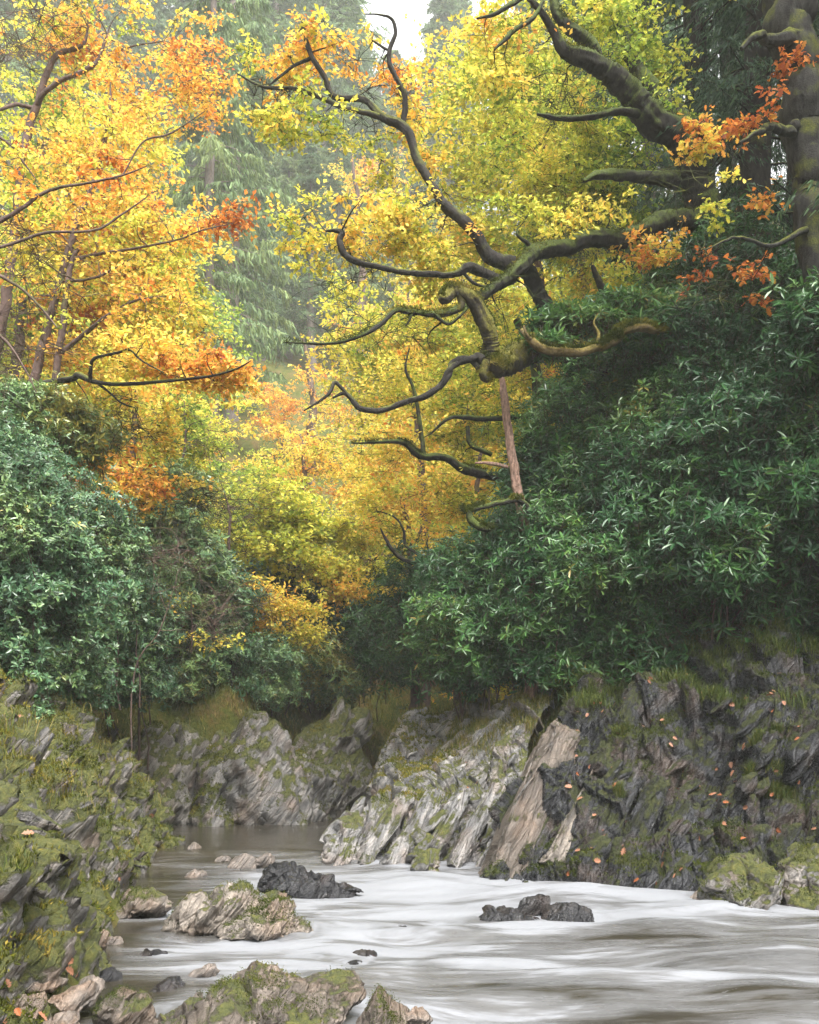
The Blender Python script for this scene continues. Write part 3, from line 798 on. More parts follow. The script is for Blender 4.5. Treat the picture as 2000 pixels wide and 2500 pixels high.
RUB = [(25, 2420, 6.6, 45, 60, 'grey blade of stone at the left edge of the frame'), (62, 2395, 6.8, 30, 26, 'tan stone on the near left shore'), (110, 2405, 6.6, 48, 36, 'square orange tan block on the near left shore'), (170, 2440, 6.5, 62, 30, 'broad brown stone over the leaf litter'),
       (60, 2470, 6.2, 60, 40, 'muddy brown stone in the near left corner'), (215, 2410, 6.9, 50, 20, 'thin brown slab lying on the near shore'), (270, 2475, 6.3, 55, 40, 'brown block with moss left of the sloping slab'), (340, 2480, 6.2, 50, 55, 'tall brown block leaning beside the sloping slab'),
       (150, 2500, 6.0, 60, 24, 'low stone in the leaf filled puddle'), (300, 2430, 6.7, 40, 22, 'small mossy block behind the tall brown block'), (20, 2350, 7.4, 40, 30, 'tan stone wedged in moss at the left edge'), (130, 2330, 7.6, 46, 34, 'grey splinter of rock poking from the moss'),
       (230, 2300, 8.2, 40, 26, 'pale tan stone set in the mossy bank')]
for i, (px, py, Y, sx, sz, lab) in enumerate(RUB):
    rock_thing('stone', lab, 'stone', [R3(px, py, Y, sx, sx / F * Y * 1.0, sz, 300 + i, sub=5, layers=SML, rough=.03)], R_STONE if i not in (6, 7, 9) else R_BROWN, 2500 if i in (6, 7, 9, 4) else 0, 'stones on the near left shore', mosskw=dict(thresh=.42, ln=(.006, .016), wd=.004, tint=(0, .5), scale=2.6))

# ------------------------------------------------------------------ fallen leaves
proto = None
def fallen(P, n, label, group, seed, size=(.07, .12)):
    global proto
    r = np.random.default_rng(seed)
    if proto is None:
        m = MB(); leaves(m, np.array([[-.5, 0, 0]]), np.array([[1., 0, 0]]), np.array([[0, 0, 1.]]), np.array([1.0]), np.array([.75]), np.array([.3]), 'oak')
        o = m.build('fallen_leaf', M_FALL, smooth=False, origin=(0, 0, 0), tint=True); proto = o
        m2 = MB(); leaves(m2, np.array([[-.5, 0, 0]]), np.array([[1., .1, .1]]), np.array([[0, .2, 1.]]), np.array([1.0]), np.array([.65]), np.array([.9]), 'oak')
        o2 = m2.build('fallen_leaf', M_FALL, smooth=False, origin=(0, 0, 0), tint=True); fallen.alt = o2
        fallen.used = [False, False]
    from mathutils import Vector
    j = int(r.random() > .62)
    src = (proto, fallen.alt)[j]
    if fallen.used[j]:
        o = src.copy(); COL.objects.link(o)
    else:
        o = src; fallen.used[j] = True
    nn = nrm(n + r.normal(0, .25, 3))
    q = Vector(nn).to_track_quat('Z', 'Y'); e = q.to_euler(); 
    q2 = Vector((0, 0, 1)).rotation_difference(Vector(nn))
    from mathutils import Quaternion
    o.rotation_mode = 'QUATERNION'
    o.rotation_quaternion = q2 @ Quaternion((0, 0, 1), r.uniform(0, 6.28))
    o.location = tuple(P + nn * .03)
    s = r.uniform(*size); o.scale = (s, s, s)
    tag(o, label, 'leaf', group)

def scatter_leaves(key, n, box, label, group, seed, zmin=.1, size=(.06, .105), nz=.25):
    r = np.random.default_rng(seed)
    P, nn = SURF[key]
    px = 1000 + P[:, 0] / P[:, 1] * F; py = HOR - (P[:, 2] - CH) / P[:, 1] * F
    ok = np.where((px > box[0]) & (px < box[2]) & (py > box[1]) & (py < box[3]) & (P[:, 2] > zmin) & (nn[:, 2] > nz))[0]
    for i in r.choice(ok, n, replace=False):
        fallen(P[i], nn[i], label, group, int(r.integers(1e9)), size)
scatter_leaves('dark', 210, (1380, 1640, 2000, 2190), 'fallen orange oak leaf lying on the dark right rock face', 'fallen leaves on the right rocks', 5)
scatter_leaves('ledge', 22, (850, 1750, 1340, 2090), 'fallen leaf lying on the grey slate ledge', 'fallen leaves on the slate ledge', 6, size=(.06, .10))
scatter_leaves('left', 46, (0, 1680, 460, 2330), 'fallen leaf caught in the moss of the left bank', 'fallen leaves on the left bank', 7, size=(.06, .10))
scatter_leaves('left', 16, (0, 2330, 330, 2500), 'fallen leaf on the near shore at the bottom left', 'fallen leaves on the near shore', 8, size=(.06, .10))

# ------------------------------------------------------------------ grass
def grass(mb, P, n, count, ln, wd, seed, tint=(.2, .7), droop=.5):
    r = np.random.default_rng(seed)
    c = len(P)
    out_ = nrm(np.column_stack([r.normal(size=(c, 2)), np.zeros(c)]) + n * .4)
    L = r.uniform(*ln, c)
    t = np.clip(r.uniform(*tint, c), 0, 1)
    d = nrm(out_ * r.uniform(.2, .8, c)[:, None] + np.array([0, 0, 1.0]))
    side = nrm(np.cross(d, out_))
    p1 = P + d * (L * .55)[:, None]
    p2 = p1 + nrm(d + out_ * r.uniform(.6, 1.4, c)[:, None] - np.array([0, 0, droop]) * 1.0) * (L * .45)[:, None]
    w = wd * r.uniform(.6, 1.2, c)[:, None]
    V = np.stack([P - side * w, P + side * w, p1 - side * w * .8, p1 + side * w * .8, p2], 1).reshape(-1, 3)
    b = (np.arange(c) * 5)[:, None]
    mb.add(V, b + np.array([[0, 1, 3, 2]]), np.repeat(t, 5))
    mb.loops.append(((b + np.array([[2, 3, 4]])) + mb.n - c * 5).ravel()); mb.tot.append(np.full(c, 3, np.int32))

def pick(key, box, seed, count, clump=.0, nz=.2, zmin=.3, thr=.0, sc=1.2):
    r = np.random.default_rng(seed)
    P, nn = SURF[key]
    px = 1000 + P[:, 0] / P[:, 1] * F; py = HOR - (P[:, 2] - CH) / P[:, 1] * F
    m = fbm(P * sc, 3, seed)
    ok = np.where((px > box[0]) & (px < box[2]) & (py > box[1]) & (py < box[3]) & (P[:, 2] > zmin) & (nn[:, 2] > nz) & (m > thr))[0]
    i = r.choice(ok, count)
    return P[i] + r.normal(0, .01, (count, 3)), nn[i]
m = MB()
grass(m, *pick('left', (-200, 1600, 420, 2000), 2, 17000, thr=.05), 0, (.08, .28), .0035, 1, (.25, .85))
grass(m, *pick('left', (-200, 2000, 420, 2330), 3, 5000, thr=.2), 0, (.05, .14), .003, 2, (.1, .6))
grass(m, *pick('ledge', (930, 1690, 1400, 1850), 4, 9000, thr=-.1), 0, (.06, .22), .0035, 3, (.25, .9))
grass(m, *pick('dark', (1380, 1480, 2050, 1730), 5, 12000, thr=-.05), 0, (.08, .28), .004, 4, (.02, .5))
grass(m, *pick('dark', (1500, 1780, 2050, 1950), 6, 3500, thr=.25, sc=1.8), 0, (.08, .22), .0035, 5, (.0, .6))
tag(m.build('grass', M_GRS, smooth=False, tint=True), kind='stuff', label='tufts of long grass along the top of both rock banks')
# ground cover behind the pool: moss and bracken on the slope
def scatter_terrain(count, xr, yr, seed):
    r = np.random.default_rng(seed)
    x = r.uniform(*xr, count); y = r.uniform(*yr, count)
    z = terrain_h(x, y); s = river_sd(x, y)
    ok = (s > .6); P = np.stack([x, y, z], -1)[ok]
    return P, np.tile(np.array([0, 0, 1.]), (len(P), 1))
m = MB()
P, nn = scatter_terrain(90000, (-9, 6), (19, 40), 9)
grass(m, P, nn, 0, (.06, .24), .009, 9, (.25, .85))
P, nn = scatter_terrain(26000, (-11, -3.5), (10, 22), 10)
grass(m, P, nn, 0, (.06, .22), .006, 10, (.15, .65))
P, nn = scatter_terrain(26000, (1.0, 9), (15.5, 21), 12)
grass(m, P, nn, 0, (.06, .22), .006, 11, (.0, .6))
tag(m.build('ground_cover', M_GRS, smooth=False, tint=True), kind='stuff', label='rough grass and bracken covering the slopes above the rocks')

# ------------------------------------------------------------------ trees
def blob(px, py, Y, rx, ry, rd, n, tint, tv=.12):
    """crown region: px centre + px radii, depth radius (m), clump count, leaf tint"""
    return (at(px, py, Y), np.array([rx / F * Y, rd, ry / F * Y]), n, tint, tv)

def clumps(blobs, seed, gap=.1):
    r = np.random.default_rng(seed)
    C, T = [], []
    for c, rad, n, t, tv in blobs:
        d = r.normal(size=(n * 2, 3)) * .52
        d = d / np.maximum(1, np.linalg.norm(d, axis=1, keepdims=True) / 1.35)
        p = c + d * rad
        keep = fbm(p * .8, 3, seed) > gap - .25
        p = (p[keep] if keep.sum() >= n * .3 else p)[:n]
        p = p + np.array([0, .55 if c[1] > 13 else .15, 0])
        C.append(p); T.append(np.clip(t + tv * 1.2 * fbm(p * .7, 2, seed + 3) + r.normal(0, tv * .6, len(p)), 0, 1))
    return np.vstack(C), np.concatenate(T)

def grow_branches(mb, skel, C, seed, r0=.035, rmin=.006, K=7, sides=5, droop=.12, wig=.16):
    """join each clump to the nearest wood already grown"""
    r = np.random.default_rng(seed)
    S = skel[:, :3]; SR = skel[:, 3]
    d0 = np.linalg.norm(C[:, None, :] - S[None, ::3, :], axis=-1).min(1)
    order = np.argsort(d0)
    cap = len(S) + len(C) * (K - 2)
    A = np.zeros((cap, 3)); AR = np.zeros(cap); n = len(S); A[:n] = S; AR[:n] = SR
    PP, RR = [], []
    for i in order:
        c = C[i]
        dv = A[:n] - c
        dist = np.sqrt((dv * dv).sum(1)) + np.maximum(dv[:, 2], 0) * .35 + (AR[:n] < rmin * 1.1) * .25
        j = int(np.argmin(dist)); a = A[j]
        L = np.linalg.norm(c - a)
        t = np.linspace(0, 1, K)[:, None]
        side = nrm(r.normal(size=3)) * L * .16
        p = a + (c - a) * t + np.sin(t * math.pi) * (side + np.array([0, 0, droop * L])) + r.normal(0, 1, (K, 3)) * wig * L / K * np.sin(t * math.pi)
        ra = min(AR[j] * .75, r0 * (.35 + .45 * min(L, 3)))
        ra = max(ra, rmin)
        rad = ra + (rmin * .6 - ra) * t[:, 0]
        PP.append(p); RR.append(rad)
        A[n:n + K - 2] = p[2:]; AR[n:n + K - 2] = np.maximum(rad[2:], rmin); n += K - 2
    tubes(mb, np.array(PP), np.array(RR), sides)

def spray(mbL, mbW, C, T, seed, twigs=7, per=9, R=.5, flat=.2, ln=.07, wd=.6, shape='rhomb', twr=.004, up=.95, sag=.12):
    r = np.random.default_rng(seed)
    n = len(C); M = n * twigs
    c = np.repeat(C, twigs, 0); t = np.repeat(T, twigs)
    d = nrm(r.normal(size=(M, 3)) * np.array([1, 1, flat]))
    L = R * r.uniform(.45, 1.15, M)
    k = 4
    s = np.linspace(0, 1, k)[None, :, None]
    bend = r.normal(size=(M, 3)) * .22 * L[:, None] - np.array([0, 0, sag]) * L[:, None]
    P = c[:, None, :] + d[:, None, :] * (L[:, None, None] * s) + bend[:, None, :] * s ** 2
    if mbW is not None:
        tubes(mbW, P, twr * (1.15 - .8 * np.linspace(0, 1, k))[None].repeat(M, 0), 3)
    q = M * per
    u = r.uniform(.15, 1.05, q)[:, None]
    ii = np.repeat(np.arange(M), per)
    pos = c[ii] + d[ii] * (L[ii][:, None] * u) + bend[ii] * u ** 2 + r.normal(0, .05 * R + .01, (q, 3))
    dd = nrm(d[ii] * .6 + r.normal(size=(q, 3)) * np.array([.8, .8, .6]) - np.array([0, 0, .25]))
    nn = nrm(np.array([0, 0, up]) + r.normal(size=(q, 3)) * .5)
    lw = ln * r.uniform(.4, 1.35, q)
    leaves(mbL, pos, dd, nn, lw, lw * wd, np.clip(np.repeat(t, per) + r.normal(0, .06, q), 0, 1), shape)

def tree(name, label, cat, limbs, blobs, bark, leafmat=None, group=None, seed=1, gap=.2, extra_bare=0, sub=7, knob=.25, wob=.5, branch=(.035, .006), twig=True, leafname='foliage', bare=(), **sp):
    leafmat = leafmat or M_AUT
    m = MB(); S = []
    b_ = at(*limbs[0][0][:3]); gz_ = ground_z(b_[0], b_[1]) - .3
    if cat == 'tree' and b_[2] > gz_ + .4:
        p0_ = limbs[0][0]
        limbs = [[(p0_[0], HOR - (gz_ - CH) / p0_[2] * F, p0_[2], p0_[3] * 1.2)] + list(limbs[0])] + list(limbs[1:])
    for k, l in enumerate(limbs):
        S.append(limb(m, l, 12 if l[0][3] > 6 else 8, sub, knob, seed + k, wob))
    S = np.vstack(S)
    zr = ground_z(S[0, 0], S[0, 1])
    root = empty(name, (S[0, 0], S[0, 1], min(S[0, 2], max(zr, S[:, 2].min()))), label, cat, group)
    m.build('trunk', bark, root)
    if bark in (B_MOSS, B_DMOSS, B_TAN):
        q = np.vstack(m.v).astype(float); cen = S[np.array([np.argmin(((S[:, :3] - p) ** 2).sum(1)) for p in q[::1]]), :3]
        r_ = np.random.default_rng(seed + 70); ii = r_.integers(0, len(q), 60000)
        jit = q[ii] + r_.normal(0, .02, (len(ii), 3))
        kf = MB(); fuzz(kf, jit, nrm(q - cen)[ii], 60000, seed + 71, (.015, .045), .010, .16 if bark is B_MOSS else .30, -.5, -9, (.2, 1.0) if bark is B_MOSS else (0, .7), 2.2)
        if kf.n: kf.build('moss', M_MOSS, root, smooth=False, tint=True)
    if blobs or bare:
        mw = MB()
        if bare:
            Cb, _ = clumps(bare, seed + 50, -9)
            grow_branches(mw, S, Cb, seed + 51, branch[0], branch[1])
            k_ = MB(); spray(k_, mw, Cb, np.zeros(len(Cb)), seed + 52, twigs=7, per=1, R=.55, flat=.7, twr=.005)
        if blobs:
            C, T = clumps(blobs, seed, gap)
            grow_branches(mw, S, C, seed + 1, *branch)
            ml = MB(); spray(ml, mw if twig else None, C, T, seed + 2, **sp)
            ml.build(leafname, leafmat, root, smooth=False, tint=True)
        mw.build('branches', bark, root)
    return root

# --- the old oak on the right bank: heavy mossy limbs
Yo = 18.5
oak = tree('oak_tree', 'dark old oak on the right with thick mossy limbs reaching left', 'tree',
  [[(1790, 900, 20, 62), (1745, 640, 19.6, 52), (1712, 500, 19.3, 48), (1690, 390, 19, 44), (1652, 325, 18.8, 44), (1600, 295, 18.6, 44), (1545, 235, 18.4, 40), (1490, 180, 18.2, 33), (1430, 142, 18, 28), (1380, 122, 17.9, 20), (1352, 75, 17.8, 13), (1325, 35, 17.7, 11), (1285, -10, 17.6, 9), (1240, -60, 17.6, 5)],
   [(1458, 145, 18.1, 20), (1440, 110, 18, 24), (1405, 78, 17.9, 20), (1370, 55, 17.8, 16), (1355, 20, 17.8, 14), (1345, -40, 17.8, 11)],
   [(1740, 520, 19.4, 30), (1680, 535, 19, 28), (1620, 540, 18.6, 27), (1560, 565, 18.3, 25), (1510, 585, 18.0, 27), (1445, 582, 17.7, 26), (1380, 605, 17.4, 25), (1315, 615, 17.2, 25), (1280, 642, 17.0, 21), (1240, 680, 16.8, 18), (1200, 708, 16.6, 14), (1168, 730, 16.4, 11), (1110, 758, 16.2, 11), (1060, 768, 16, 10), (1000, 762, 15.8, 8), (965, 758, 15.7, 8), (925, 795, 15.6, 7), (880, 820, 15.5, 6), (810, 838, 15.4, 5), (695, 836, 15.2, 2)],
   [(1640, 300, 18.8, 20), (1520, 272, 18.2, 12), (1440, 285, 17.8, 10), (1370, 288, 17.5, 9), (1312, 278, 17.3, 5)],
   [(1650, 440, 19, 26), (1560, 432, 18.3, 17), (1500, 425, 18, 16), (1450, 430, 17.7, 11), (1425, 442, 17.6, 5)],
   [(1325, 5, 17.7, 6), (1300, 45, 17.5, 7), (1252, 75, 17.3, 8), (1235, 95, 17.2, 7), (1207, 122, 17.1, 3)],
   [(1290, -15, 17.7, 8), (1240, 15, 17.5, 8), (1205, 35, 17.4, 6), (1165, 45, 17.3, 3)],
   [(1310, 615, 17.2, 9), (1285, 592, 17.1, 7), (1265, 575, 17, 5), (1262, 560, 17, 3)],
   [(1060, 768, 16, 7), (1095, 790, 16, 5), (1125, 770, 16, 4), (1140, 752, 16.1, 4)],
   [(1700, 330, 19, 36), (1640, 270, 19.6, 32), (1580, 200, 20, 26), (1540, 130, 20.3, 22), (1528, 70, 20.5, 20), (1520, -30, 20.8, 15)],
   [(1005, 762, 15.8, 5), (1000, 780, 15.8, 5), (990, 795, 15.8, 2)]],
  [blob(1480, 330, 20.5, 210, 130, 2.2, 84, .33, .14), blob(1330, 190, 21, 170, 150, 2, 60, .40, .14), blob(1560, 80, 20, 170, 110, 2.2, 60, .35, .12), blob(1380, 480, 20.5, 170, 90, 1.8, 64, .36, .14),
   blob(1240, 60, 21, 110, 90, 2, 50, .50, .12), blob(1450, 700, 21, 150, 80, 1.5, 40, .42), blob(1380, 500, 17.0, 170, 40, .5, 9, .5, .15), blob(1250, 110, 17.2, 120, 60, .5, 6, .52, .15), blob(1600, 560, 17.4, 120, 50, .5, 7, .62, .2)],
  B_DMOSS, bare=[blob(1420, 540, 17.8, 170, 45, .6, 30, .5), blob(1180, 690, 16.5, 100, 50, .5, 16, .5), blob(1380, 200, 18, 140, 80, .7, 22, .5), blob(930, 770, 15.8, 150, 40, .4, 16, .5), blob(1300, 60, 17.6, 100, 60, .5, 10, .5)], seed=21, knob=.36, wob=.2, twigs=8, per=13, R=.55, ln=.105, wd=.58, shape='rhomb')

# the leaning oak behind it: rising limb with yellow leaves against the mist
tree('oak_tree', 'leaning oak with a long dark limb rising to the misty gap', 'tree',
  [[(1560, 1130, 19.2, 52), (1464, 957, 18.6, 44), (1410, 890, 18.3, 38), (1350, 815, 18, 30), (1322, 735, 17.8, 26), (1300, 680, 17.6, 24), (1275, 655, 17.4, 24), (1225, 640, 17.3, 22), (1190, 620, 17.3, 20), (1165, 580, 17.3, 18), (1128, 538, 17.3, 17), (1085, 500, 17.4, 15), (1055, 448, 17.5, 14), (1022, 395, 17.6, 13), (998, 325, 17.7, 13), (975, 302, 17.8, 15), (940, 288, 17.8, 13), (905, 255, 17.9, 10), (875, 240, 17.9, 9), (815, 235, 18, 9), (793, 190, 18, 8), (762, 140, 18, 8), (743, 82, 18, 6), (735, 40, 18, 2)],
   [(930, 285, 17.8, 9), (880, 272, 17.9, 8), (842, 265, 17.9, 7), (783, 240, 18, 7), (725, 217, 18.1, 6), (645, 213, 18.2, 5), (580, 180, 18.3, 2)],
   [(985, 303, 17.8, 8), (988, 235, 17.8, 9), (968, 190, 17.8, 8), (951, 155, 17.8, 8), (952, 120, 17.8, 7), (966, 80, 17.8, 6), (958, 48, 17.8, 5), (930, 36, 17.8, 3), (888, 34, 17.8, 1.5)],
   [(1262, 665, 17.4, 16), (1225, 680, 17.2, 14), (1190, 672, 17, 13), (1145, 655, 16.8, 15), (1105, 670, 16.7, 9), (1050, 670, 16.6, 9), (1000, 666, 16.5, 9), (917, 652, 16.4, 9), (852, 630, 16.3, 10), (829, 590, 16.3, 9), (835, 570, 16.3, 8), (818, 563, 16.3, 6), (795, 564, 16.3, 3)],
   [(762, 140, 18, 6), (720, 160, 18.1, 5), (680, 190, 18.1, 4), (655, 212, 18.2, 2)],
   [(951, 125, 17.8, 4), (930, 112, 17.8, 4), (908, 98, 17.8, 2)],
   [(1128, 660, 16.8, 6), (1155, 690, 16.8, 5), (1190, 700, 17, 4), (1225, 690, 17.2, 4)]],
  [blob(720, 90, 18, 120, 55, .9, 26, .58, .14), blob(640, 210, 18.2, 95, 45, .9, 20, .54, .14), blob(720, 260, 18, 85, 60, .9, 20, .50, .12), blob(870, 320, 17.9, 85, 50, 1, 18, .48, .12), blob(930, 110, 17.9, 70, 45, .8, 9, .66, .1), blob(590, 70, 18.3, 30, 25, .5, 4, .38, .1),
   blob(1000, 230, 18, 55, 55, .8, 10, .52, .1), blob(800, 520, 16.6, 120, 45, .9, 34, .50, .13), blob(960, 500, 17, 100, 55, 1, 34, .55, .15), blob(1080, 590, 17.3, 90, 60, 1, 20, .55, .15), blob(1040, 310, 17.8, 50, 50, .8, 9, .54, .1)],
  B_DARK, bare=[blob(850, 620, 16.4, 100, 40, .5, 12, .5), blob(1050, 480, 17.4, 90, 60, .6, 14, .5), blob(900, 200, 18, 120, 80, .7, 14, .5), blob(650, 200, 18.1, 90, 50, .6, 10, .5)], seed=34, knob=.32, wob=.2, twigs=7, per=9, R=.42, ln=.10, wd=.6, branch=(.028, .005), shape='rhomb')

# mossy broken limb (snag) with the horizontal moss covered log
tree('oak_tree', 'moss coated broken oak trunk ending in a curled stump', 'tree',
  [[(1640, 800, 18.2, 30), (1600, 775, 17.6, 34), (1540, 775, 17.2, 36), (1480, 785, 16.8, 36), (1400, 805, 16.4, 36), (1330, 838, 16.1, 36), (1275, 868, 15.9, 38), (1232, 890, 15.7, 34), (1212, 902, 15.6, 22)],
   [(1250, 890, 15.7, 26), (1215, 892, 15.8, 30), (1198, 868, 15.8, 29), (1196, 830, 15.7, 24), (1184, 790, 15.6, 22), (1166, 748, 15.5, 22), (1142, 722, 15.4, 21), (1118, 708, 15.4, 19), (1098, 712, 15.4, 21), (1084, 726, 15.3, 18), (1072, 722, 15.3, 9)],
   [(1188, 880, 15.7, 15), (1182, 915, 15.7, 15), (1194, 930, 15.7, 8)],
   [(1125, 712, 15.4, 12), (1128, 738, 15.4, 11), (1120, 758, 15.4, 5)]],
  [], B_MOSS, seed=41, knob=.42, wob=.2)
snag = bpy.data.objects[-1]
tree('oak_branch', 'bare dark looping branch hanging left of the mossy stump', 'branch',
  [[(1180, 880, 15.7, 14), (1166, 870, 15.7, 13), (1150, 878, 15.6, 10), (1118, 888, 15.6, 9), (1096, 905, 15.5, 9), (1075, 940, 15.5, 9), (1040, 968, 15.4, 10), (1000, 978, 15.4, 9), (930, 1002, 15.3, 9), (880, 998, 15.2, 9), (855, 970, 15.2, 8), (838, 960, 15.2, 6), (812, 972, 15.2, 3)],
   [(858, 975, 15.2, 7), (832, 945, 15.2, 6), (816, 935, 15.2, 6), (800, 965, 15.1, 5), (742, 1003, 15.1, 2)],
   [(1168, 900, 15.7, 9), (1150, 878, 15.7, 10), (1125, 875, 15.6, 9), (1102, 890, 15.6, 9), (1096, 918, 15.5, 8), (1075, 950, 15.5, 5)]],
  [], B_DARK, seed=44, knob=.3, wob=.2)
tree('oak_branch', 'tan crooked dead branch lying over the mossy log', 'branch',
  [[(1272, 805, 15.6, 6), (1300, 832, 15.5, 12), (1330, 850, 15.5, 14), (1400, 860, 15.5, 13), (1460, 850, 15.5, 14), (1500, 828, 15.5, 15), (1518, 808, 15.5, 14), (1545, 802, 15.6, 14), (1575, 800, 15.8, 14), (1605, 806, 16.0, 11), (1640, 800, 16.3, 7)], [(1300, 832, 15.5, 7), (1285, 815, 15.4, 5), (1278, 795, 15.4, 2)], [(1455, 850, 15.5, 6), (1462, 815, 15.5, 5), (1450, 790, 15.5, 3), (1460, 765, 15.5, 1.5)]],
  [], B_TAN, seed=46, knob=.35, wob=.2)
tree('dead_tree', 'pale barkless dead trunk standing below the mossy stump', 'tree',
  [[(1298, 1640, 16.8, 19), (1292, 1360, 16.6, 17), (1282, 1290, 16.5, 17), (1272, 1235, 16.4, 16), (1258, 1170, 16.4, 15), (1250, 1110, 16.4, 14), (1240, 1040, 16.4, 13), (1232, 980, 16.4, 12), (1226, 935, 16.4, 9), (1222, 900, 16.4, 5)],
   [(1240, 1140, 16.4, 5), (1200, 1132, 16.3, 6), (1160, 1130, 16.2, 3)]],
  [], B_PALE, seed=48, knob=.34, wob=.2)
tree('oak_branch', 'thin dark mossy branch arching at the foot of the pale dead trunk', 'branch',
  [[(1300, 1262, 16.3, 8), (1285, 1235, 16.2, 10), (1258, 1220, 16.1, 9), (1200, 1232, 16, 8), (1142, 1250, 15.9, 7), (1128, 1240, 15.9, 3)], [(1142, 1248, 15.9, 9), (1155, 1275, 15.9, 12), (1185, 1292, 15.9, 9), (1200, 1290, 16, 4)]], [], B_DMOSS, seed=47, knob=.3, wob=.4)
tree('tree_stump', 'thin dark broken stem between the leaning oak and the mossy log', 'tree',
  [[(1495, 1000, 19.4, 18), (1490, 860, 19.2, 17), (1482, 745, 19, 14), (1462, 695, 18.9, 12), (1446, 648, 18.8, 5)]], [], B_DARK, seed=49, knob=.3, wob=.6)

# mid oak behind the dead trunk
tree('oak_tree', 'yellow oak with a low mossy limb behind the pale dead trunk', 'tree',
  [[(1325, 1300, 23.5, 30), (1318, 1130, 23, 27), (1315, 1040, 23, 24), (1316, 960, 23, 20), (1300, 860, 23, 14), (1260, 780, 23, 10)],
   [(1318, 1165, 23, 20), (1250, 1165, 22.4, 16), (1190, 1160, 22, 14), (1135, 1145, 21.6, 15), (1092, 1118, 21.4, 12), (1025, 1112, 21.2, 11), (985, 1080, 21, 8), (930, 1080, 21, 5), (860, 1082, 21, 2)],
   [(1036, 1110, 21.2, 8), (1025, 1030, 21.2, 7), (1010, 950, 21.2, 6), (990, 900, 21.2, 4), (1000, 850, 21.2, 2)],
   [(1200, 1110, 22, 8), (1150, 1085, 22, 7), (1142, 1040, 22, 6)], [(1316, 1015, 23, 9), (1180, 1022, 22.4, 8), (1100, 1020, 22, 6), (1050, 1060, 22, 3)]],
  [blob(1120, 880, 23, 130, 90, 1.6, 60, .5, .14), blob(960, 960, 22.5, 130, 80, 1.5, 60, .52, .14), blob(1150, 1030, 23, 130, 80, 1.5, 60, .52, .16), blob(930, 1080, 22, 110, 50, 1.4, 34, .56, .14), blob(1330, 900, 23.5, 110, 90, 1.2, 40, .52, .16), blob(1120, 1200, 23, 120, 60, 1.3, 40, .55, .14)],
  B_DMOSS, seed=55, wob=.2, twigs=7, per=9, R=.6, ln=.10, wd=.6)

# --- lime and yellow trees behind the oaks
def simple(label, foot, top, blobs, seed, name='oak_tree', hw=14, bark=B_BROWN, **kw):
    p_ = at(*foot); gz_ = ground_z(p_[0], p_[1]) - .3
    pre = [(foot[0], HOR - (gz_ - CH) / foot[2] * F, foot[2], hw * 1.15)] if p_[2] > gz_ + .5 else []
    return tree(name, label, 'tree', [pre + [(foot[0], foot[1], foot[2], hw), ((foot[0] + top[0]) / 2 + 12, (foot[1] + top[1]) / 2, foot[2], hw * .7), (top[0], top[1], foot[2], hw * .25)]], blobs, bark, seed=seed, **kw)
FAR = dict(twigs=6, per=10, R=.85, ln=.145, wd=.62)
simple('tall lime yellow tree filling the space left of the oak trunk', (1330, 1000, 27), (1260, 150, 27),
  [blob(1240, 250, 27, 170, 130, 2.5, 80, .38, .14), blob(1130, 350, 27, 110, 120, 2, 48, .42, .14), blob(1300, 500, 27, 200, 130, 2.5, 84, .36, .12), blob(1180, 130, 27, 120, 90, 2, 40, .46, .12), blob(1140, 560, 27, 100, 90, 2, 40, .46, .14), blob(1380, 160, 27, 130, 130, 2, 50, .38, .12), blob(1420, 760, 27, 180, 110, 2, 44, .38, .12)], 61, **FAR)
tree('oak_tree', 'dark twisted stem seen inside the lime yellow foliage', 'tree', [[(1420, 480, 24, 9), (1355, 395, 24, 11), (1320, 345, 24, 11), (1280, 305, 24, 9), (1268, 265, 24, 8), (1270, 190, 24, 8), (1258, 170, 24, 7), (1280, 152, 24, 6), (1300, 142, 24, 3)],
   [(1280, 305, 24, 6), (1240, 340, 24, 5), (1215, 330, 24, 3)]], [blob(1300, 300, 24.5, 110, 110, 1.2, 36, .46, .12)], B_BROWN, seed=62, twigs=7, per=9, R=.6, ln=.11, wd=.6)
simple('golden tree behind the looping bare branches', (1040, 1330, 31), (980, 820, 31),
  [blob(1000, 860, 31, 130, 80, 2.2, 50, .48, .14), blob(880, 900, 31, 90, 80, 2, 40, .46, .12), blob(1060, 770, 31, 120, 60, 2, 36, .52, .14), blob(900, 760, 31, 90, 55, 2, 36, .44, .1), blob(1180, 780, 31, 100, 90, 2, 40, .47, .14)], 63, **FAR)
simple('yellow tree with tiers of foliage stepping down to the left above the dark hollow', (1010, 1480, 29), (960, 1120, 29),
  [blob(950, 1200, 27, 110, 45, 1.8, 46, .54, .14), blob(860, 1290, 27, 90, 36, 1.6, 40, .46, .12), blob(760, 1280, 26.5, 70, 36, 1.5, 36, .44, .1), blob(790, 1370, 26, 90, 30, 1.5, 40, .46, .1), blob(880, 1435, 26, 80, 20, 1.2, 28, .58, .1), blob(1050, 1270, 29, 90, 60, 1.6, 40, .58, .12)], 64, twigs=7, per=11, R=.6, flat=.2, ln=.12, wd=.6)
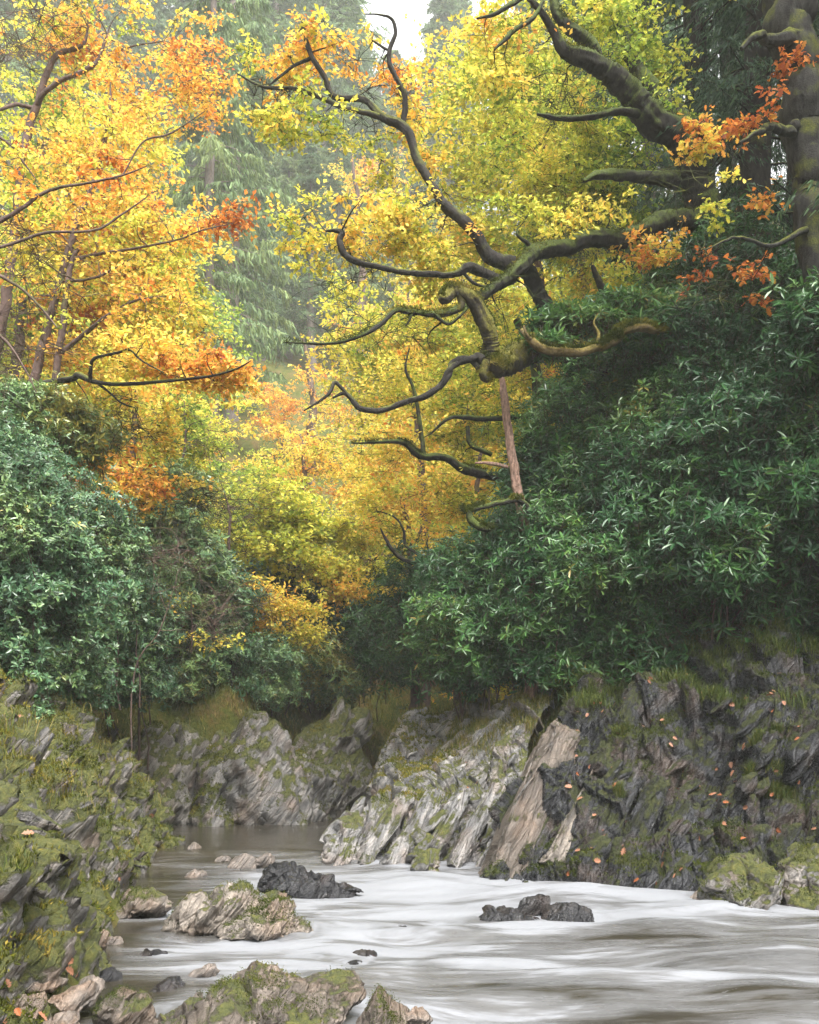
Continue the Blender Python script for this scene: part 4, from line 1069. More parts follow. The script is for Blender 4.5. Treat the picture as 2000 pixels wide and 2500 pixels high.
tree('oak_tree', 'small dark branched oak leaning left over the dark hollow', 'tree', [[(1115, 1450, 22, 11), (1095, 1405, 22, 10), (1068, 1385, 22, 9), (1035, 1375, 22, 8), (1000, 1372, 22, 8), (965, 1350, 22, 7), (945, 1320, 22, 5), (930, 1290, 22, 2)], [(1060, 1380, 22, 6), (1020, 1352, 22, 5), (990, 1330, 22, 5), (985, 1290, 22, 4), (960, 1260, 22, 3), (920, 1248, 22, 1.5)], [(1035, 1375, 22, 4), (1045, 1345, 22, 3), (1040, 1320, 22, 1.5)]],
  [blob(960, 1270, 22.4, 80, 40, .9, 22, .58, .12), blob(1040, 1320, 22.4, 60, 40, .8, 14, .6, .12)], B_DARK, seed=65, twigs=6, per=8, R=.45, ln=.09, wd=.6)
simple('pale lime bush like tree in the middle distance below the conifer', (640, 1520, 30), (640, 1180, 30),
  [blob(640, 1220, 26, 95, 50, 1.5, 56, .36, .1), blob(720, 1240, 26, 70, 40, 1.3, 34, .37, .08), blob(560, 1300, 26, 70, 45, 1.3, 30, .36, .1), blob(690, 1330, 25.5, 90, 36, 1.3, 40, .40, .08)], 66, **FAR)
simple('low orange tree with drooping twigs over the evergreen bank', (640, 1600, 26), (620, 1390, 26),
  [blob(600, 1430, 23.5, 75, 40, 1.0, 34, .58, .1), blob(690, 1470, 23.5, 80, 35, 1.0, 36, .56, .1), blob(620, 1520, 23.5, 60, 26, .8, 16, .56, .1), blob(740, 1530, 23.5, 45, 20, .8, 14, .52, .08)], 67, hw=8, bare=[blob(560, 1560, 26, 90, 40, 1, 16, .5)], twigs=7, per=10, R=.5, flat=.25, ln=.10, wd=.6)
simple('small golden sapling among the evergreen leaves on the left', (340, 1560, 19), (350, 1440, 18), [blob(365, 1460, 17.5, 32, 26, .5, 10, .52, .08)], 68, hw=4, twigs=6, per=8, R=.3, ln=.08, wd=.6)
simple('pale orange tree in the mist above the golden tree', (880, 800, 74), (860, 380, 74),
  [blob(880, 420, 74, 90, 36, 3, 20, .66, .1), blob(940, 470, 74, 60, 40, 3, 10, .6, .1)], 69, twigs=7, per=10, R=1.1, ln=.2, wd=.65)
simple('russet tree on the slope between the conifers and the golden tree', (760, 1080, 58), (740, 820, 58),
  [blob(730, 930, 58, 80, 40, 3, 16, .72, .1), blob(830, 960, 58, 80, 45, 3, 18, .68, .1), blob(780, 1030, 58, 110, 45, 2.5, 28, .64, .1)], 70, twigs=7, per=9, R=.95, ln=.17, wd=.65)
simple('straw coloured tree with pale twigs right of the dark conifer stem', (720, 1330, 38), (740, 1080, 38),
  [blob(740, 1120, 38, 130, 55, 2, 50, .60, .1), blob(860, 1130, 38, 100, 60, 2, 46, .60, .1), blob(690, 1200, 38, 80, 40, 2, 20, .55, .1), blob(960, 1150, 38, 90, 60, 2, 36, .56, .1)], 72, twigs=7, per=8, R=.8, ln=.13, wd=.6, bare=[blob(700, 1130, 38, 110, 50, 1.5, 20, .5)])

# --- the left side: orange and yellow trees
LT = dict(twigs=6, per=8, R=.5, ln=.10, wd=.62, branch=(.03, .006))
tree('oak_tree', 'tall orange and yellow tree on the left with twin dark stems', 'tree',
  [[(40, 1150, 19, 17), (90, 900, 19, 14), (130, 745, 19, 12), (155, 660, 19, 11), (175, 590, 19, 10), (190, 540, 19, 9), (222, 465, 19, 7), (255, 350, 19, 6), (268, 260, 19, 5), (270, 200, 19, 2)],
   [(130, 1010, 18.6, 13), (140, 890, 18.6, 11), (152, 810, 18.6, 10), (165, 690, 18.7, 9), (178, 630, 18.8, 7), (192, 608, 18.8, 5)],
   [(182, 632, 18.8, 6), (255, 618, 18.4, 5), (348, 603, 18, 4), (435, 585, 17.8, 3), (495, 562, 17.6, 2.5), (570, 545, 17.4, 1)],
   [(165, 688, 18.7, 5), (232, 678, 18.3, 4), (280, 655, 18, 3), (320, 632, 17.8, 1.5)],
   [(150, 860, 18.6, 8), (203, 818, 18.4, 7), (260, 772, 18, 5), (325, 736, 17.8, 4), (378, 725, 17.6, 2)]],
  [blob(130, 560, 19.6, 150, 110, 1.5, 90, 0.62, 0.23), blob(330, 590, 18.6, 160, 80, 1.4, 80, 0.58, 0.15), blob(390, 690, 18.2, 110, 70, 1.2, 50, 0.60, 0.19), blob(200, 720, 19.2, 150, 90, 1.4, 60, 0.60, 0.21), blob(240, 330, 19.4, 160, 90, 1.5, 90, 0.56, 0.20), blob(310, 470, 18.6, 110, 50, 1.2, 50, 0.66, 0.21), blob(430, 520, 18, 60, 30, .8, 20, 0.70, 0.17), blob(100, 420, 19.6, 120, 80, 1.4, 60, 0.66, 0.25), blob(520, 490, 17.6, 60, 26, .6, 12, 0.78, 0.13), blob(400, 790, 18, 110, 60, 1.2, 50, 0.64, 0.19), blob(150, 850, 19, 100, 70, 1.2, 26, 0.66, 0.21)],
  B_BROWN, seed=81, wob=.2, **LT)
tree('oak_tree', 'tree with curving dark branches in the top left corner', 'tree',
  [[(-60, 1100, 22, 22), (20, 700, 22, 16), (50, 420, 22, 13), (75, 300, 22, 12), (95, 245, 22, 11), (118, 170, 22, 9), (140, 133, 22, 8), (200, 110, 22, 6), (215, 68, 22, 3)],
   [(85, 262, 22, 9), (110, 226, 21.8, 8), (150, 197, 21.6, 7), (215, 168, 21.4, 7), (235, 150, 21.4, 5), (250, 122, 21.4, 5), (267, 68, 21.4, 2)],
   [(85, 265, 22, 7), (40, 255, 21.8, 6), (0, 267, 21.6, 5), (-60, 280, 21.5, 3)], [(215, 168, 21.4, 4), (300, 120, 21.2, 3), (400, 100, 21, 1.5)]],
  [blob(280, 70, 22, 190, 80, 1.8, 80, 0.68, 0.24), blob(440, 130, 21.6, 110, 80, 1.5, 38, 0.73, 0.18), blob(330, 200, 21.4, 140, 70, 1.5, 70, 0.59, 0.18), blob(90, 130, 22.4, 110, 70, 1.6, 36, 0.50, 0.21), blob(480, 200, 21.2, 60, 40, 1, 12, 0.72, 0.15), blob(180, 10, 22, 170, 50, 1.5, 50, 0.60, 0.21)],
  B_BROWN, seed=83, wob=.2, bare=[blob(60, 50, 22, 120, 60, 1.2, 26, .5), blob(80, 330, 21, 100, 60, 1, 20, .5)], **LT)
tree('oak_tree', 'orange leaved tree at left with a long low horizontal bough over the bushes', 'tree',
  [[(10, 1240, 17.6, 18), (50, 1010, 17.4, 15), (75, 950, 17.2, 14), (105, 938, 17.1, 12), (175, 924, 16.9, 9), (192, 916, 16.8, 10), (232, 932, 16.6, 7), (307, 938, 16.3, 6), (406, 930, 16, 5), (510, 919, 15.8, 4), (580, 899, 15.7, 3), (614, 880, 15.6, 1.5)],
   [(222, 930, 16.6, 6), (222, 898, 16.5, 6), (232, 875, 16.4, 5), (290, 860, 16.2, 4), (320, 856, 16.1, 3.5), (345, 880, 16, 3), (400, 910, 15.9, 2)],
   [(235, 932, 16.6, 4), (270, 960, 16.6, 3.5), (300, 985, 16.6, 3), (330, 995, 16.6, 1.5)]],
  [blob(470, 880, 16, 110, 36, .7, 38, .72, .14), blob(560, 880, 15.8, 50, 28, .5, 14, .72, .1), blob(350, 850, 16.2, 100, 40, .8, 30, .6, .14), blob(180, 1080, 17, 110, 40, .8, 16, .76, .12), blob(330, 1160, 16.6, 90, 36, .7, 24, .76, .12), blob(360, 1010, 17, 50, 50, .6, 14, .62, .1), blob(250, 1220, 17, 90, 30, .6, 12, .66, .1)],
  B_DARK, seed=85, wob=.2, bare=[blob(230, 1020, 17, 150, 60, .8, 30, .5), blob(480, 1210, 17, 90, 40, .6, 20, .5)], twigs=7, per=8, R=.38, ln=.095, wd=.62, branch=(.022, .004), shape='rhomb')
tree('oak_tree', 'near branches of a red brown tree entering from the left edge', 'tree',
  [[(-330, 1000, 12, 30), (-160, 640, 12, 16), (-60, 560, 12, 9), (0, 540, 12, 7), (58, 505, 12, 6), (100, 475, 12, 5.5), (145, 458, 12, 5), (220, 446, 12, 4), (300, 428, 12, 3), (360, 405, 12, 1.5)],
   [(-160, 640, 12, 12), (-60, 612, 12, 7), (0, 604, 12, 5), (60, 585, 12, 5), (116, 568, 12, 4.5), (230, 562, 12, 4), (300, 522, 12, 3), (360, 480, 12, 1.5)],
   [(300, 428, 12, 2.5), (348, 348, 12, 2.5), (406, 330, 12, 3), (440, 312, 12, 2.5), (500, 272, 12, 1)],
   [(-200, 720, 12, 12), (-60, 660, 12, 7), (30, 690, 12, 5), (90, 740, 12, 4), (140, 800, 12, 2)], [(-240, 820, 12, 11), (-90, 790, 12, 7), (0, 820, 12, 5), (60, 900, 12, 3), (90, 960, 12, 1.5)],
   [(-200, 500, 12.4, 10), (-60, 330, 12.4, 6), (20, 350, 12.4, 4), (60, 400, 12.4, 3), (90, 440, 12.4, 1.5)]],
  [blob(130, 470, 12.2, 120, 60, .5, 9, .70, .2), blob(300, 400, 12.2, 100, 45, .5, 8, .76, .16), blob(60, 560, 12.2, 80, 60, .5, 5, .6, .2), blob(40, 380, 12.4, 60, 60, .4, 5, .6, .2)],
  B_BROWN, seed=87, wob=.2, bare=[blob(60, 620, 12.2, 110, 110, .5, 22, .5), blob(30, 820, 12.3, 90, 110, .5, 18, .5), blob(30, 60, 12.5, 110, 60, .4, 14, .5)], twigs=6, per=7, R=.24, ln=.075, wd=.62, branch=(.014, .003), shape='oak')
simple('slender mossy stems leaning over the evergreen thicket at left', (560, 1430, 22), (455, 1260, 22), [blob(430, 1240, 22, 70, 40, .7, 14, .5, .12)], 88, hw=6, bark=B_DARK, bare=[blob(520, 1300, 22, 110, 70, .8, 26, .5), blob(480, 1500, 21, 110, 50, .8, 18, .5)], twigs=6, per=7, R=.4, ln=.08, wd=.6)
simple('small pale green tree beside the conifer stem', (430, 1200, 25), (450, 980, 25), [blob(440, 1010, 25, 60, 60, 1, 30, .22, .08), blob(480, 1060, 25, 50, 40, 1, 18, .26, .08)], 89, hw=5, bare=[blob(520, 1080, 25, 80, 60, 1, 16, .5)], twigs=6, per=10, R=.5, ln=.1, wd=.55)
simple('pale bare twigs arching in front of the left thicket', (325, 1660, 16.4), (430, 1420, 16.6), [blob(500, 1560, 17.0, 60, 30, .4, 5, .56, .1)], 93, hw=2.5, bark=B_BROWN, bare=[blob(500, 1480, 17.2, 110, 90, .7, 34, .5), blob(400, 1330, 16.2, 90, 80, .5, 22, .5)], twigs=5, per=7, R=.35, ln=.08, wd=.55)
simple('thin bare twiggy tree below the conifer on the left slope', (560, 1330, 24), (540, 1180, 24), [blob(440, 1160, 24, 50, 30, .8, 8, .6, .1)], 90, hw=5, bare=[blob(560, 1220, 24, 130, 60, 1.2, 50, .5), blob(400, 1030, 24, 120, 50, 1.2, 24, .5)], twigs=6, per=7, R=.5, ln=.1, wd=.55)
simple('yellow green tree behind the long low bough', (300, 1250, 26), (330, 900, 26), [blob(310, 1000, 26, 110, 60, 1.5, 36, .55, .14), blob(400, 1110, 26, 70, 45, 1.5, 18, .48, .14), blob(150, 980, 26, 120, 90, 1.5, 44, .5, .2), blob(250, 850, 26, 130, 60, 1.5, 36, .52, .12)], 91, **FAR)
simple('green and gold tree high behind the left stems', (160, 1000, 30), (150, 200, 30), [blob(120, 250, 30, 170, 140, 2, 80, .42, .2), blob(290, 330, 29, 110, 110, 2, 40, .46, .14), blob(120, 620, 29, 170, 130, 2, 80, .44, .2), blob(310, 700, 28, 100, 110, 2, 40, .50, .12), blob(60, 80, 30, 120, 90, 2, 40, .4, .2)], 92, **FAR)

# --- right edge: dark trunks and near orange sprays
tree('oak_tree', 'dark mottled trunk at the right edge with near orange leaves', 'tree',
  [[(2060, 1400, 15, 70), (2025, 1000, 15, 58), (2005, 700, 15, 46), (1982, 450, 15, 52), (1968, 300, 15, 60), (1955, 150, 15, 64), (1940, 0, 15, 74), (1930, -200, 15, 70), (1950, -500, 15, 50)],
   [(1950, 310, 14.8, 18), (1890, 312, 14.5, 14), (1850, 325, 14.2, 9), (1805, 348, 14, 4)],
   [(1940, 110, 14.8, 30), (1880, 88, 14.6, 16), (1840, 95, 14.4, 12), (1812, 120, 14.3, 6)],
   [(1970, 560, 14.8, 10), (1880, 600, 14.4, 7), (1800, 580, 14, 5), (1720, 610, 13.8, 2)]],
  [blob(1790, 255, 14.2, 130, 28, .5, 7, .72, .22), blob(1700, 290, 14, 70, 25, .4, 5, .5, .14), blob(1760, 450, 14, 60, 30, .5, 4, .5, .2), blob(1880, 400, 14, 80, 40, .5, 3, .9, .12), blob(1920, 230, 14, 90, 30, .5, 5, .92, .1), blob(1850, 600, 14, 150, 50, .6, 6, .98, .06), blob(1950, 100, 14.2, 60, 40, .5, 4, .95, .1), (np.array([5.5, 11.5, 16.5]), np.array([4.5, 4, 2.2]), 220, .4, .15), (np.array([8, 15, 17]), np.array([4, 4, 2.5]), 160, .4, .15)],  # last two blobs: crown out of view overhead, added to shade the right bank
  bark_mat('mottled_bark', (.008, .008, .0075), (.05, .047, .043), .45), seed=95, wob=.7, bare=[blob(1780, 640, 14, 130, 60, .7, 14, .5), blob(1730, 380, 14, 100, 70, .7, 8, .5)], twigs=6, per=7, R=.3, ln=.095, wd=.6, branch=(.016, .003), shape='oak')

# ------------------------------------------------------------------ conifers
def conifer_mesh(H, r0, seed, nbr, rad, base=.12, ln=.22, wd=.035, sprays=20, per=7, droop=.35, tint=.5, hang=.6, trunklow=True):
    """returns (trunk mb, needles mb) at the origin"""
    r = np.random.default_rng(seed)
    mt = MB(); ml = MB()
    z = np.linspace(-1.5, H, 14)
    P = np.stack([.12 * np.sin(z * .4 + seed), .12 * np.cos(z * .33 + seed), z], -1)
    tubes(mt, P[None], (r0 * (1 - z / H * .96).clip(.03, 1.1))[None], 9, .18, seed)
    hz = base * H + (H * .985 - base * H) * r.random(nbr) ** .85
    fr = (hz - base * H) / (H * (1 - base))
    L = rad * (1 - fr) ** .75 * r.uniform(.55, 1.15, nbr) + .25
    az = r.uniform(0, 6.283, nbr)
    d = np.stack([np.cos(az), np.sin(az), np.zeros(nbr)], -1)
    K = 6; s = np.linspace(0, 1, K)
    zz = (.18 * s[None] - droop * s[None] ** 1.6 * (1.2 - .6 * fr[:, None]) + .14 * s[None] ** 4) * L[:, None]
    B = np.stack([d[:, None, 0] * L[:, None] * s[None], d[:, None, 1] * L[:, None] * s[None], hz[:, None] + zz], -1)
    B[..., 0] += .12 * np.sin(hz * .4 + seed)[:, None]; B[..., 1] += .12 * np.cos(hz * .33 + seed)[:, None]
    tubes(mt, B, (.012 + .018 * L[:, None] / rad) * (1.05 - s[None]), 4)
    # side sprays
    q = nbr * sprays
    ii = np.repeat(np.arange(nbr), sprays)
    u = r.uniform(.12, 1, q)
    k = np.clip((u * (K - 1)).astype(int), 0, K - 2); f = u * (K - 1) - k
    base_ = B[ii, k] * (1 - f)[:, None] + B[ii, k + 1] * f[:, None]
    sd = np.stack([-d[ii, 1], d[ii, 0], np.zeros(q)], -1) * np.where(r.random(q) < .5, -1, 1)[:, None]
    sl = (.22 + .34 * L[ii] * (1 - .75 * u)) * r.uniform(.6, 1.2, q)
    sdv = nrm(sd * .9 + d[ii] * .55 - np.array([0, 0, hang * .5]) + r.normal(0, .12, (q, 3)))
    n2 = q * per
    jj = np.repeat(np.arange(q), per)
    v = r.uniform(0, 1, n2)
    pos = base_[jj] + sdv[jj] * (sl[jj] * v)[:, None] + r.normal(0, .02, (n2, 3))
    pos[:, 2] -= .12 * v ** 2 * sl[jj]
    nd = nrm(sdv[jj] * .7 + r.normal(0, .35, (n2, 3)) - np.array([0, 0, hang]))
    leaves(ml, pos, nd, nrm(r.normal(size=(n2, 3)) + np.array([0, 0, .8])), ln * r.uniform(.5, 1.2, n2), np.full(n2, wd), np.clip(tint + .25 * fbm(pos * .6, 2, seed) + r.normal(0, .08, n2), 0, 1), 'needle')
    return mt, ml

CON = []
def conifer_proto(i, **kw):
    mt, ml = conifer_mesh(**kw)
    root = empty('conifer_tree', (0, 0, 0), 'x', 'tree')
    mt.build('trunk', B_DARK if i == 4 else B_GREY, root); ml.build('needles', M_NEE, root, smooth=False, tint=True)
    CON.append([root, False, kw['H']])
conifer_proto(0, H=26, r0=.36, seed=3, nbr=270, rad=3.4, base=.10, tint=.45, sprays=18, per=8, ln=.34, wd=.055)
conifer_proto(1, H=26, r0=.42, seed=5, nbr=230, rad=4.2, base=.2, tint=.5, sprays=20, per=8, droop=.25, ln=.36, wd=.06, hang=.3)
conifer_proto(2, H=26, r0=.34, seed=8, nbr=240, rad=3.0, base=.05, tint=.62, sprays=16, per=8, ln=.36, wd=.06, hang=.9, droop=.5)
conifer_proto(3, H=26, r0=.40, seed=12, nbr=250, rad=3.8, base=.12, tint=.3, sprays=18, per=8, ln=.34, wd=.055, hang=.5)

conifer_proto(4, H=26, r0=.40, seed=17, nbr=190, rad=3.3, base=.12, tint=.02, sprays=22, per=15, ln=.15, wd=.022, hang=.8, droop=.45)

def conifer(kind, px, Y, H, label, group=None, wide=1.0, rz=0.0, dz=0.0):
    root, used, H0 = CON[kind]
    x = (px - 1000) / F * Y
    z = ground_z(x, Y) + dz
    s = H / H0
    sx = s * wide
    if used:
        r = dup(root, (x, Y, z), rz, (sx, s), label, group or '')
        if not group: del r['group']
    else:
        r = root; CON[kind][1] = True
        r.location = (x, Y, z); r.scale = (sx, sx, s); r.rotation_euler = (0, 0, rz); r['label'] = label
        if group: r['group'] = group
    return r
conifer(2, 570, 70, 46, 'second pale green conifer just right of the tall one', wide=.9, rz=4)
conifer(2, 515, 62, 44, 'tall pale green conifer on the left slope with a bare dark lower stem', wide=.8)
conifer(1, 675, 112, 54, 'grey trunked conifer in the mist, bare stem showing low on the slope', rz=1)
conifer(1, 785, 118, 58, 'thick trunked misty conifer right of the thinner grey trunk', rz=2.6, wide=1.1)
conifer(0, 590, 108, 46, 'bushy grey green conifer between the pale conifer and the grey trunks', rz=.5)
for i, (px, Y, H) in enumerate([(640, 92, 22), (705, 98, 24), (760, 92, 20), (825, 100, 24), (890, 94, 20), (610, 84, 20), (950, 98, 22), (545, 84, 22)]):
    conifer((0, 2, 3, 0, 2, 3, 0, 2)[i], px, Y, H, 'hazy conifer on the far hillside above the gorge', 'misty conifers on the far hillside', wide=1.3, rz=i * 1.9)
r_ = np.random.default_rng(5)
for i, (px, Y, H) in enumerate((a_, b_ * 2.1, c_ * 2.0) for a_, b_, c_ in [(440, 62, 26), (350, 58, 24), (250, 52, 25), (140, 48, 24), (30, 46, 24), (620, 78, 24), (720, 82, 26), (830, 74, 24), (905, 92, 19), (985, 86, 20), (1060, 80, 22), (540, 92, 22), (470, 84, 24), (660, 98, 22), (780, 100, 22), (870, 66, 20), (960, 66, 18), (380, 76, 26), (300, 88, 26), (180, 74, 28), (90, 70, 27), (1030, 104, 17), (910, 112, 17), (700, 68, 22), (1120, 72, 24), (-40, 60, 26), (760, 66, 20), (550, 68, 22), (840, 108, 17), (980, 118, 17), (480, 54, 20), (1000, 56, 15), (600, 60, 20), (650, 72, 20), (730, 60, 17), (820, 64, 18), (905, 58, 14), (520, 72, 22), (580, 84, 22), (690, 80, 20), (750, 90, 22), (860, 86, 19), (930, 78, 18), (1090, 66, 22), (640, 54, 13), (450, 70, 24), (790, 76, 20), (880, 98, 17), (560, 40, 11), (600, 44, 12), (530, 50, 15), (640, 46, 10)]):
    conifer(int(r_.integers(0, 4)), px, Y, H, 'hazy conifer on the far hillside above the gorge', 'misty conifers on the far hillside', wide=r_.uniform(.9, 1.25), rz=float(r_.uniform(0, 6)))
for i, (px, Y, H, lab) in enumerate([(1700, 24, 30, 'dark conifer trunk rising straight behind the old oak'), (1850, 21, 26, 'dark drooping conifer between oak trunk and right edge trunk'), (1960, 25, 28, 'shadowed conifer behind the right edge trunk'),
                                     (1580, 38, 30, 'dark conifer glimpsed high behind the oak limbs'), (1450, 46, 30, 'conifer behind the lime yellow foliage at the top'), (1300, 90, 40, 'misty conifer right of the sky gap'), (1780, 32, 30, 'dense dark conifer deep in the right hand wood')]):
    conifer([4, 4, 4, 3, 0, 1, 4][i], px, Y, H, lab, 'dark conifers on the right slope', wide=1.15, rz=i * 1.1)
# unseen conifers added past the right edge to shade the right bank and water
for i, (x, y, H) in enumerate([(9.4, 15.5, 28), (12.5, 20, 30), (11.0, 11, 29), (14, 14, 30)]):
    k = 4
    conifer(k, 1000 + x / y * F, y, H, 'unseen conifer added beyond the right edge to shade the bank', 'unseen shade conifers beyond the right edge', wide=1.3, rz=i * 2.0)

# ------------------------------------------------------------------ broadleaf trees filling the far slopes
def decid_proto(seed, tint, H=11, n=110):
    r = np.random.default_rng(seed)
    m = MB()
    S = limb3(m, np.array([[0, 0, -1, .22], [.2, .1, H * .3, .17], [-.1, .2, H * .6, .10], [.2, 0, H * .85, .04]]), 8, 6, .2, seed, .5)
    bl = [(np.array([r.uniform(-2, 2), r.uniform(-2, 2), H * z]), np.array([2.6, 2.6, 1.4]), n // 5, tint, .12) for z in (.35, .48, .6, .74, .88)]
    C, T = clumps(bl, seed)
    mw = MB(); grow_branches(mw, S, C, seed, .04, .012, 6, 4)
    ml = MB(); spray(ml, None, C, T, seed, twigs=8, per=11, R=.95, ln=.20, wd=.65, flat=.3)
    root = empty('broadleaf_tree', (0, 0, 0), 'x', 'tree')
    m.build('trunk', B_BROWN, root); mw.build('branches', B_BROWN, root); ml.build('foliage', M_AUT, root, smooth=False, tint=True)
    return [root, False]
DEC = [decid_proto(101, .5), decid_proto(102, .72), decid_proto(103, .24), decid_proto(104, .62)]
WORD = ['yellow', 'russet', 'green', 'orange']
def decid(kind, px, Y, s, rz, label, group, dz=0):
    root, used = DEC[kind]
    x = (px - 1000) / F * Y; loc = (x, Y, ground_z(x, Y) + dz)
    if used: dup(root, loc, rz, (s, s), label, group)
    else:
        DEC[kind][1] = True; root.location = loc; root.scale = (s, s, s); root.rotation_euler = (0, 0, rz); root['label'] = label; root['group'] = group
for i, (k, px, Y, s) in enumerate([(0, 1000, 84, 1.2), (0, 1060, 60, 1.2), (3, 1130, 50, 1), (0, 1220, 46, 1.2), (2, 1310, 44, 1.2), (0, 1400, 40, 1.3), (0, 1500, 38, 1.3), (2, 1600, 33, 1.2), (0, 1180, 38, 1), (0, 1010, 44, .8), (2, 400, 52, 1.1), (0, 300, 44, 1.1), (0, 200, 42, 1), (0, 100, 38, 1), (2, 20, 36, 1),
                                  (0, 420, 40, .7), (0, 330, 36, .9), (3, 230, 34, .8), (2, 560, 40, .5), (2, 470, 34, .6), (0, 1280, 54, 1.4), (0, 1350, 32, .8), (2, 600, 110, 1.6), (2, 760, 125, 1.6), (2, 900, 130, 1.5), (2, 1560, 28, .9), (0, 1450, 29, .8), (2, 1680, 28, .9), (2, 60, 30, .8), (0, 880, 46, .4), (0, 950, 42, .45), (2, 1060, 36, .55), (1, 690, 62, .5), (2, 640, 48, .4)]):
    decid(k, px, Y, s, i * 1.7, 'hazy %s broadleaf tree on the wooded slope behind the gorge' % WORD[k], 'far %s broadleaf trees' % WORD[k])

# ------------------------------------------------------------------ evergreen shrubs (whorled glossy leaves)
def shrub(label, blobs, mat, seed, ln=.13, wd=.235, per=8, name='evergreen_shrub', group=None, tv=.17, fill=.35, cat='shrub', shape='lance', stemr=.016, skirt=.35):
    """blobs: (px,py,Y,rx px,ry px,rd m,whorls,tint)"""
    r = np.random.default_rng(seed)
    C, T, AX = [], [], []
    for px, py, Y, rx, ry, rd, nW, t in blobs:
        c = at(px, py, Y); rad = np.array([rx / F * Y, rd, ry / F * Y])
        d = nrm(r.normal(size=(nW, 3)))
        d[:, 1] = np.where(r.random(nW) < .75, -np.abs(d[:, 1]), d[:, 1])          # growth reaches for the light over the river
        u = np.where(r.random(nW) < fill, r.uniform(.5, .9, nW), r.uniform(.88, 1.04, nW))
        u = np.where(r.random(nW) < .10, r.uniform(1.05, 1.28, nW), u)
        w = 1 + .36 * fbm(d * 2.2 + c, 3, seed) + .10 * fbm(d * 6 + c, 2, seed + 4)
        p = c + d * rad * (u * w)[:, None]
        keep = fbm(p * 1.5, 3, seed + 9) > -.62
        C.append(p[keep]); T.append((t + tv * fbm(p * 1.1, 2, seed + 2) * 1.5 + r.normal(0, tv * .4, nW))[keep])
        AX.append(nrm(d / rad * rad.min() * .9 + np.array([0, -.15, .75]) + r.normal(0, .35, (nW, 3)))[keep])
        k = int(nW * skirt)
        if k:      # low growth between the crown and the ground
            th = r.uniform(math.pi * .95, math.pi * 2.05, k)
            rr_ = r.uniform(.6, 1.0, k)
            x = c[0] + np.cos(th) * rad[0] * rr_; y = c[1] + np.sin(th) * rad[1] * rr_
            g_ = terrain_h(x, y)
            z = g_ + (np.maximum(c[2] - .3 * rad[2], g_ + .25) - g_) * r.random(k)
            z = np.where(river_sd(x, y) > np.where(x < -.5, np.where(y > 19, 1.7, 1.2), 3.4), z, -9)
            C.append(np.stack([x, y, z], -1)); T.append(np.full(k, t) + r.normal(0, tv * .5, k))
            AX.append(nrm(np.stack([np.cos(th) * .6, np.sin(th) * .6, np.full(k, .7)], -1) + r.normal(0, .35, (k, 3))))
    C = np.vstack(C); T = np.clip(np.concatenate(T), 0, 1); AX = np.vstack(AX)
    gz = terrain_h(C[:, 0], C[:, 1]) + .05
    ok = C[:, 2] > gz
    C, T, AX = C[ok], T[ok], AX[ok]
    n = len(C); q = n * per
    ii = np.repeat(np.arange(n), per)
    az = np.tile(np.arange(per) * 2.4, n) + np.repeat(r.uniform(0, 6.28, n), per) + r.normal(0, .25, q)
    a = nrm(np.cross(AX, np.array([.3, .2, .9]) + r.normal(0, .2, (n, 3)))); b = np.cross(AX, a)
    el = r.uniform(-.35, .75, q)
    dr = (np.cos(az)[:, None] * a[ii] + np.sin(az)[:, None] * b[ii]) * np.cos(el)[:, None] + AX[ii] * np.sin(el)[:, None]
    pos = C[ii] - AX[ii] * (r.random(q) * ln * .5)[:, None] + dr * ln * .08
    L = ln * r.uniform(.5, 1.25, q) * np.repeat(r.uniform(.7, 1.2, n), per)
    ml = MB()
    leaves(ml, pos, dr, nrm(AX[ii] + r.normal(0, .2, (q, 3))), L, L * wd, np.clip(T[ii] + r.normal(0, .07, q), 0, 1), shape)
    # stems: from a few feet on the ground fanning into the crown
    mw = MB()
    cen = C.mean(0)
    nf = max(3, len(blobs) * 2)
    fx = C[r.integers(0, n, nf)]
    feet = fx * .35 + cen * .65
    feet[:, 1] = np.maximum(feet[:, 1], C[:, 1].mean())
    feet[:, 2] = terrain_h(feet[:, 0], feet[:, 1]) - .1
    sel = r.choice(n, min(n, 22), replace=False)
    tgt = C[sel]
    feet = tgt * .6 + cen * .4 + r.normal(0, .15, tgt.shape); feet[:, 1] = np.maximum(feet[:, 1], tgt[:, 1] + .9)
    feet[:, 2] = np.maximum(terrain_h(feet[:, 0], feet[:, 1]) - .1, tgt[:, 2] - 1.5)
    fi = np.arange(len(tgt))
    s = np.linspace(0, 1, 6)[None, :, None]
    P = feet[fi][:, None, :] * (1 - s) + tgt[:, None, :] * s
    bow = np.stack([np.zeros(len(tgt)), np.full(len(tgt), .12), .2 * np.linalg.norm(tgt - feet[fi], axis=1)], -1)
    P = P + np.sin(s * math.pi) * bow[:, None, :] + r.normal(0, .05, P.shape) * np.sin(s * math.pi)
    if skirt: tubes(mw, P, stemr * (1.1 - .85 * np.linspace(0, 1, 6))[None].repeat(len(tgt), 0), 4)
    # short shoots carrying each whorl
    S2 = np.stack([C - AX * ln * 1.6 + r.normal(0, .02, C.shape), C], 1)
    tubes(mw, S2, np.full((n, 2), .0035), 3)
    root = empty(name, (cen[0], cen[1], float(terrain_h(cen[:1], cen[1:2])[0])), label, cat, group)
    mw.build('stems', B_BROWN, root)
    ml.build('foliage', mat, root, smooth=False, tint=True)
    return root

